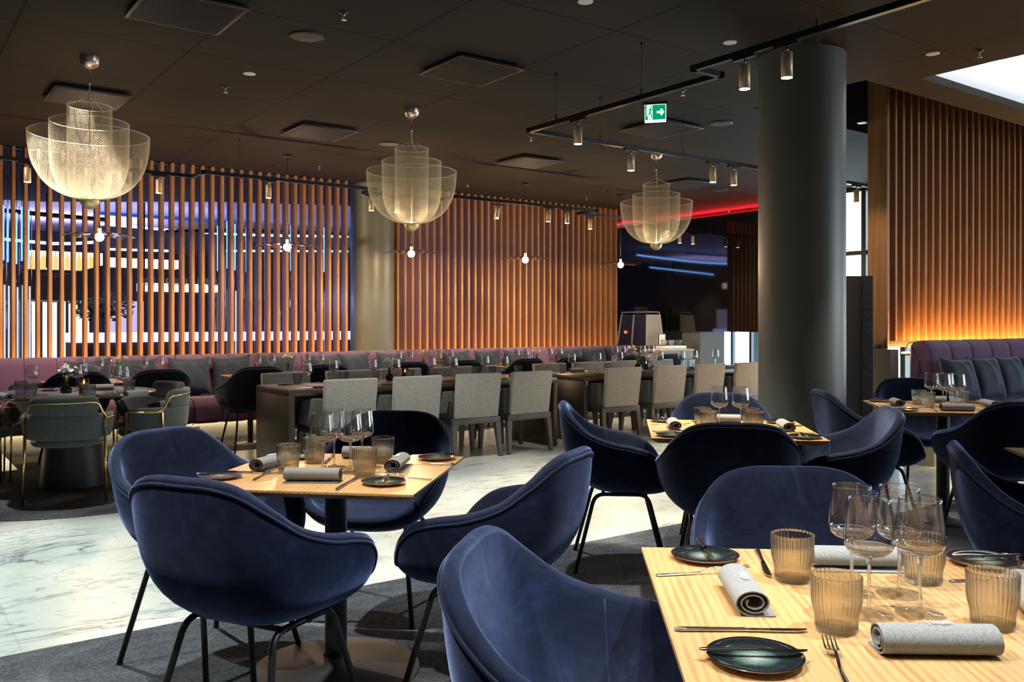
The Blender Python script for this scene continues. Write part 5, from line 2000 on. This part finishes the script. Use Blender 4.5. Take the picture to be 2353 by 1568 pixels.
# ================================================================== LIGHT
WARM, NEUT, COOL = (1.0, .80, .55), (1.0, .92, .82), (.80, .91, 1.0)
for x, y in sp_list:
    o = lamp('SPOT', 'spot_light', (x, y, ZT - .21), 130, WARM, spot_size=math.radians(58), spot_blend=.55, shadow_soft_size=.025)
    if 8.5 < y < 9.5:      # the beams along the slats lean towards the wall
        aim(o, (x, 10.3, 1.1))
# ceiling spots without fittings, added to brighten tables, chairs, marble, slats and panel
def down(X, Y, tx, ty, tz, e, size, col=NEUT, blend=.5, r=.03):
    x, y = room(X, Y)
    o = lamp('SPOT', 'added_ceiling_beam', (x, y, CEIL - .03), e, col, spot_size=math.radians(size), spot_blend=blend, shadow_soft_size=r)
    gx, gy = room(tx, ty)
    aim(o, (gx, gy, tz))
down(.25, 2.25, .75, 1.70, .74, 175, 46)
down(-.95, 3.55, -.65, 3.15, .74, 330, 48)
down(.9, 4.7, 1.1, 4.45, .74, 260, 45)
down(-2.2, 4.4, -2.1, 4.2, 0, 300, 70, (.92, 1.0, .96))
down(-1.0, 1.3, -.1, 1.9, .5, 240, 60)
down(.2, 5.6, .3, 5.6, 0, 190, 76, (.95, 1.0, .97))
down(2.7, 5.6, 2.8, 5.6, .74, 200, 50)
down(-1.4, 6.6, -1.2, 7.0, .5, 200, 70)
down(1.6, 8.2, 1.6, 8.6, .5, 300, 75)
o = lamp('SPOT', 'added_ceiling_beam', (6.0, 4.35, CEIL - .03), 90, WARM, spot_size=math.radians(50), spot_blend=.6, shadow_soft_size=.03)  # unseen spot added to brighten the screen's end panel
aim(o, (7.56, 4.55, 1.3))
down(-3.2, 6.3, -3.2, 6.4, .3, 260, 60)
down(.55, .85, .80, 2.40, .60, 150, 40)  # added to brighten the chair behind the nearest table
down(1.45, 1.55, .05, 1.75, .62, 270, 40, COOL)  # added to brighten the inside of the left chair
down(-2.6, 2.2, -2.4, 3.2, .0, 170, 66, (.92, 1.0, .96))
down(-6.0, 5.6, -3.6, 9.6, 1.5, 420, 50, WARM)  # added from the far left to brighten the slat sides
# cool area light added out of view on the right; no window stands there
def area(loc, target, sx_, sy_, e, col):
    o = lamp('AREA', 'added_cool_fill', loc, e, col, shape='RECTANGLE', size=sx_, size_y=sy_)
    aim(o, target)
    return o
area((12.6, -3.0, 2.0), (6.0, 3.5, 1.0), 5.0, 2.4, 260, (.80, .90, 1.0))
# bar: blue wash
for (u, y_, e, sx_, sy_, col) in [(80, 17.2, 85, 4.0, 1.6, (.50, .46, 1)), (380, 14.9, 9, 2.0, .5, (.30, .32, 1))]:
    p = py(u, 520, y_)
    o = lamp('AREA', 'bar_cove_light', (p[0], p[1], 2.75), e, col, shape='RECTANGLE', size=sx_, size_y=sy_)
    o.rotation_euler = (PI, 0, 0)
for (u, v, y_, e, col) in [(236, 690, 14.3, 14, (.2, .3, 1)), (640, 690, 12.0, 10, (.35, .4, 1))]:
    p = py(u, v, y_)
    lamp('POINT', 'bar_spot', p, e, col, shadow_soft_size=.1)
# world: dim interior ambience
w = bpy.data.worlds.new('world')
SC.world = w
w.use_nodes = True
w.node_tree.nodes['Background'].inputs[0].default_value = (.95, .95, 1.0, 1)
w.node_tree.nodes['Background'].inputs[1].default_value = .11

# ================================================================== COLOUR MANAGEMENT
vs_ = SC.view_settings
SC.display_settings.display_device = 'sRGB'
vs_.view_transform = 'Standard'
vs_.look = 'None'
vs_.gamma = 1
vs_.exposure = 0.4
vs_.use_curve_mapping = False
SC.cycles.max_bounces = 12
SC.cycles.transparent_max_bounces = 24
SC.cycles.diffuse_bounces = 3
SC.cycles.glossy_bounces = 4
SC.cycles.transmission_bounces = 6
SC.cycles.sample_clamp_indirect = 6
SC.cycles.sample_clamp_direct = 0
dupes = {k: v for k, v in LABELS.items() if len(v) > 1}
for k, v in dupes.items():
    print('SHARED LABEL', len(v), k)
if __name__ == '__main__':
    for k in LABELS:
        if len(k.split()) > 16:
            print('LONG', len(k.split()), k)
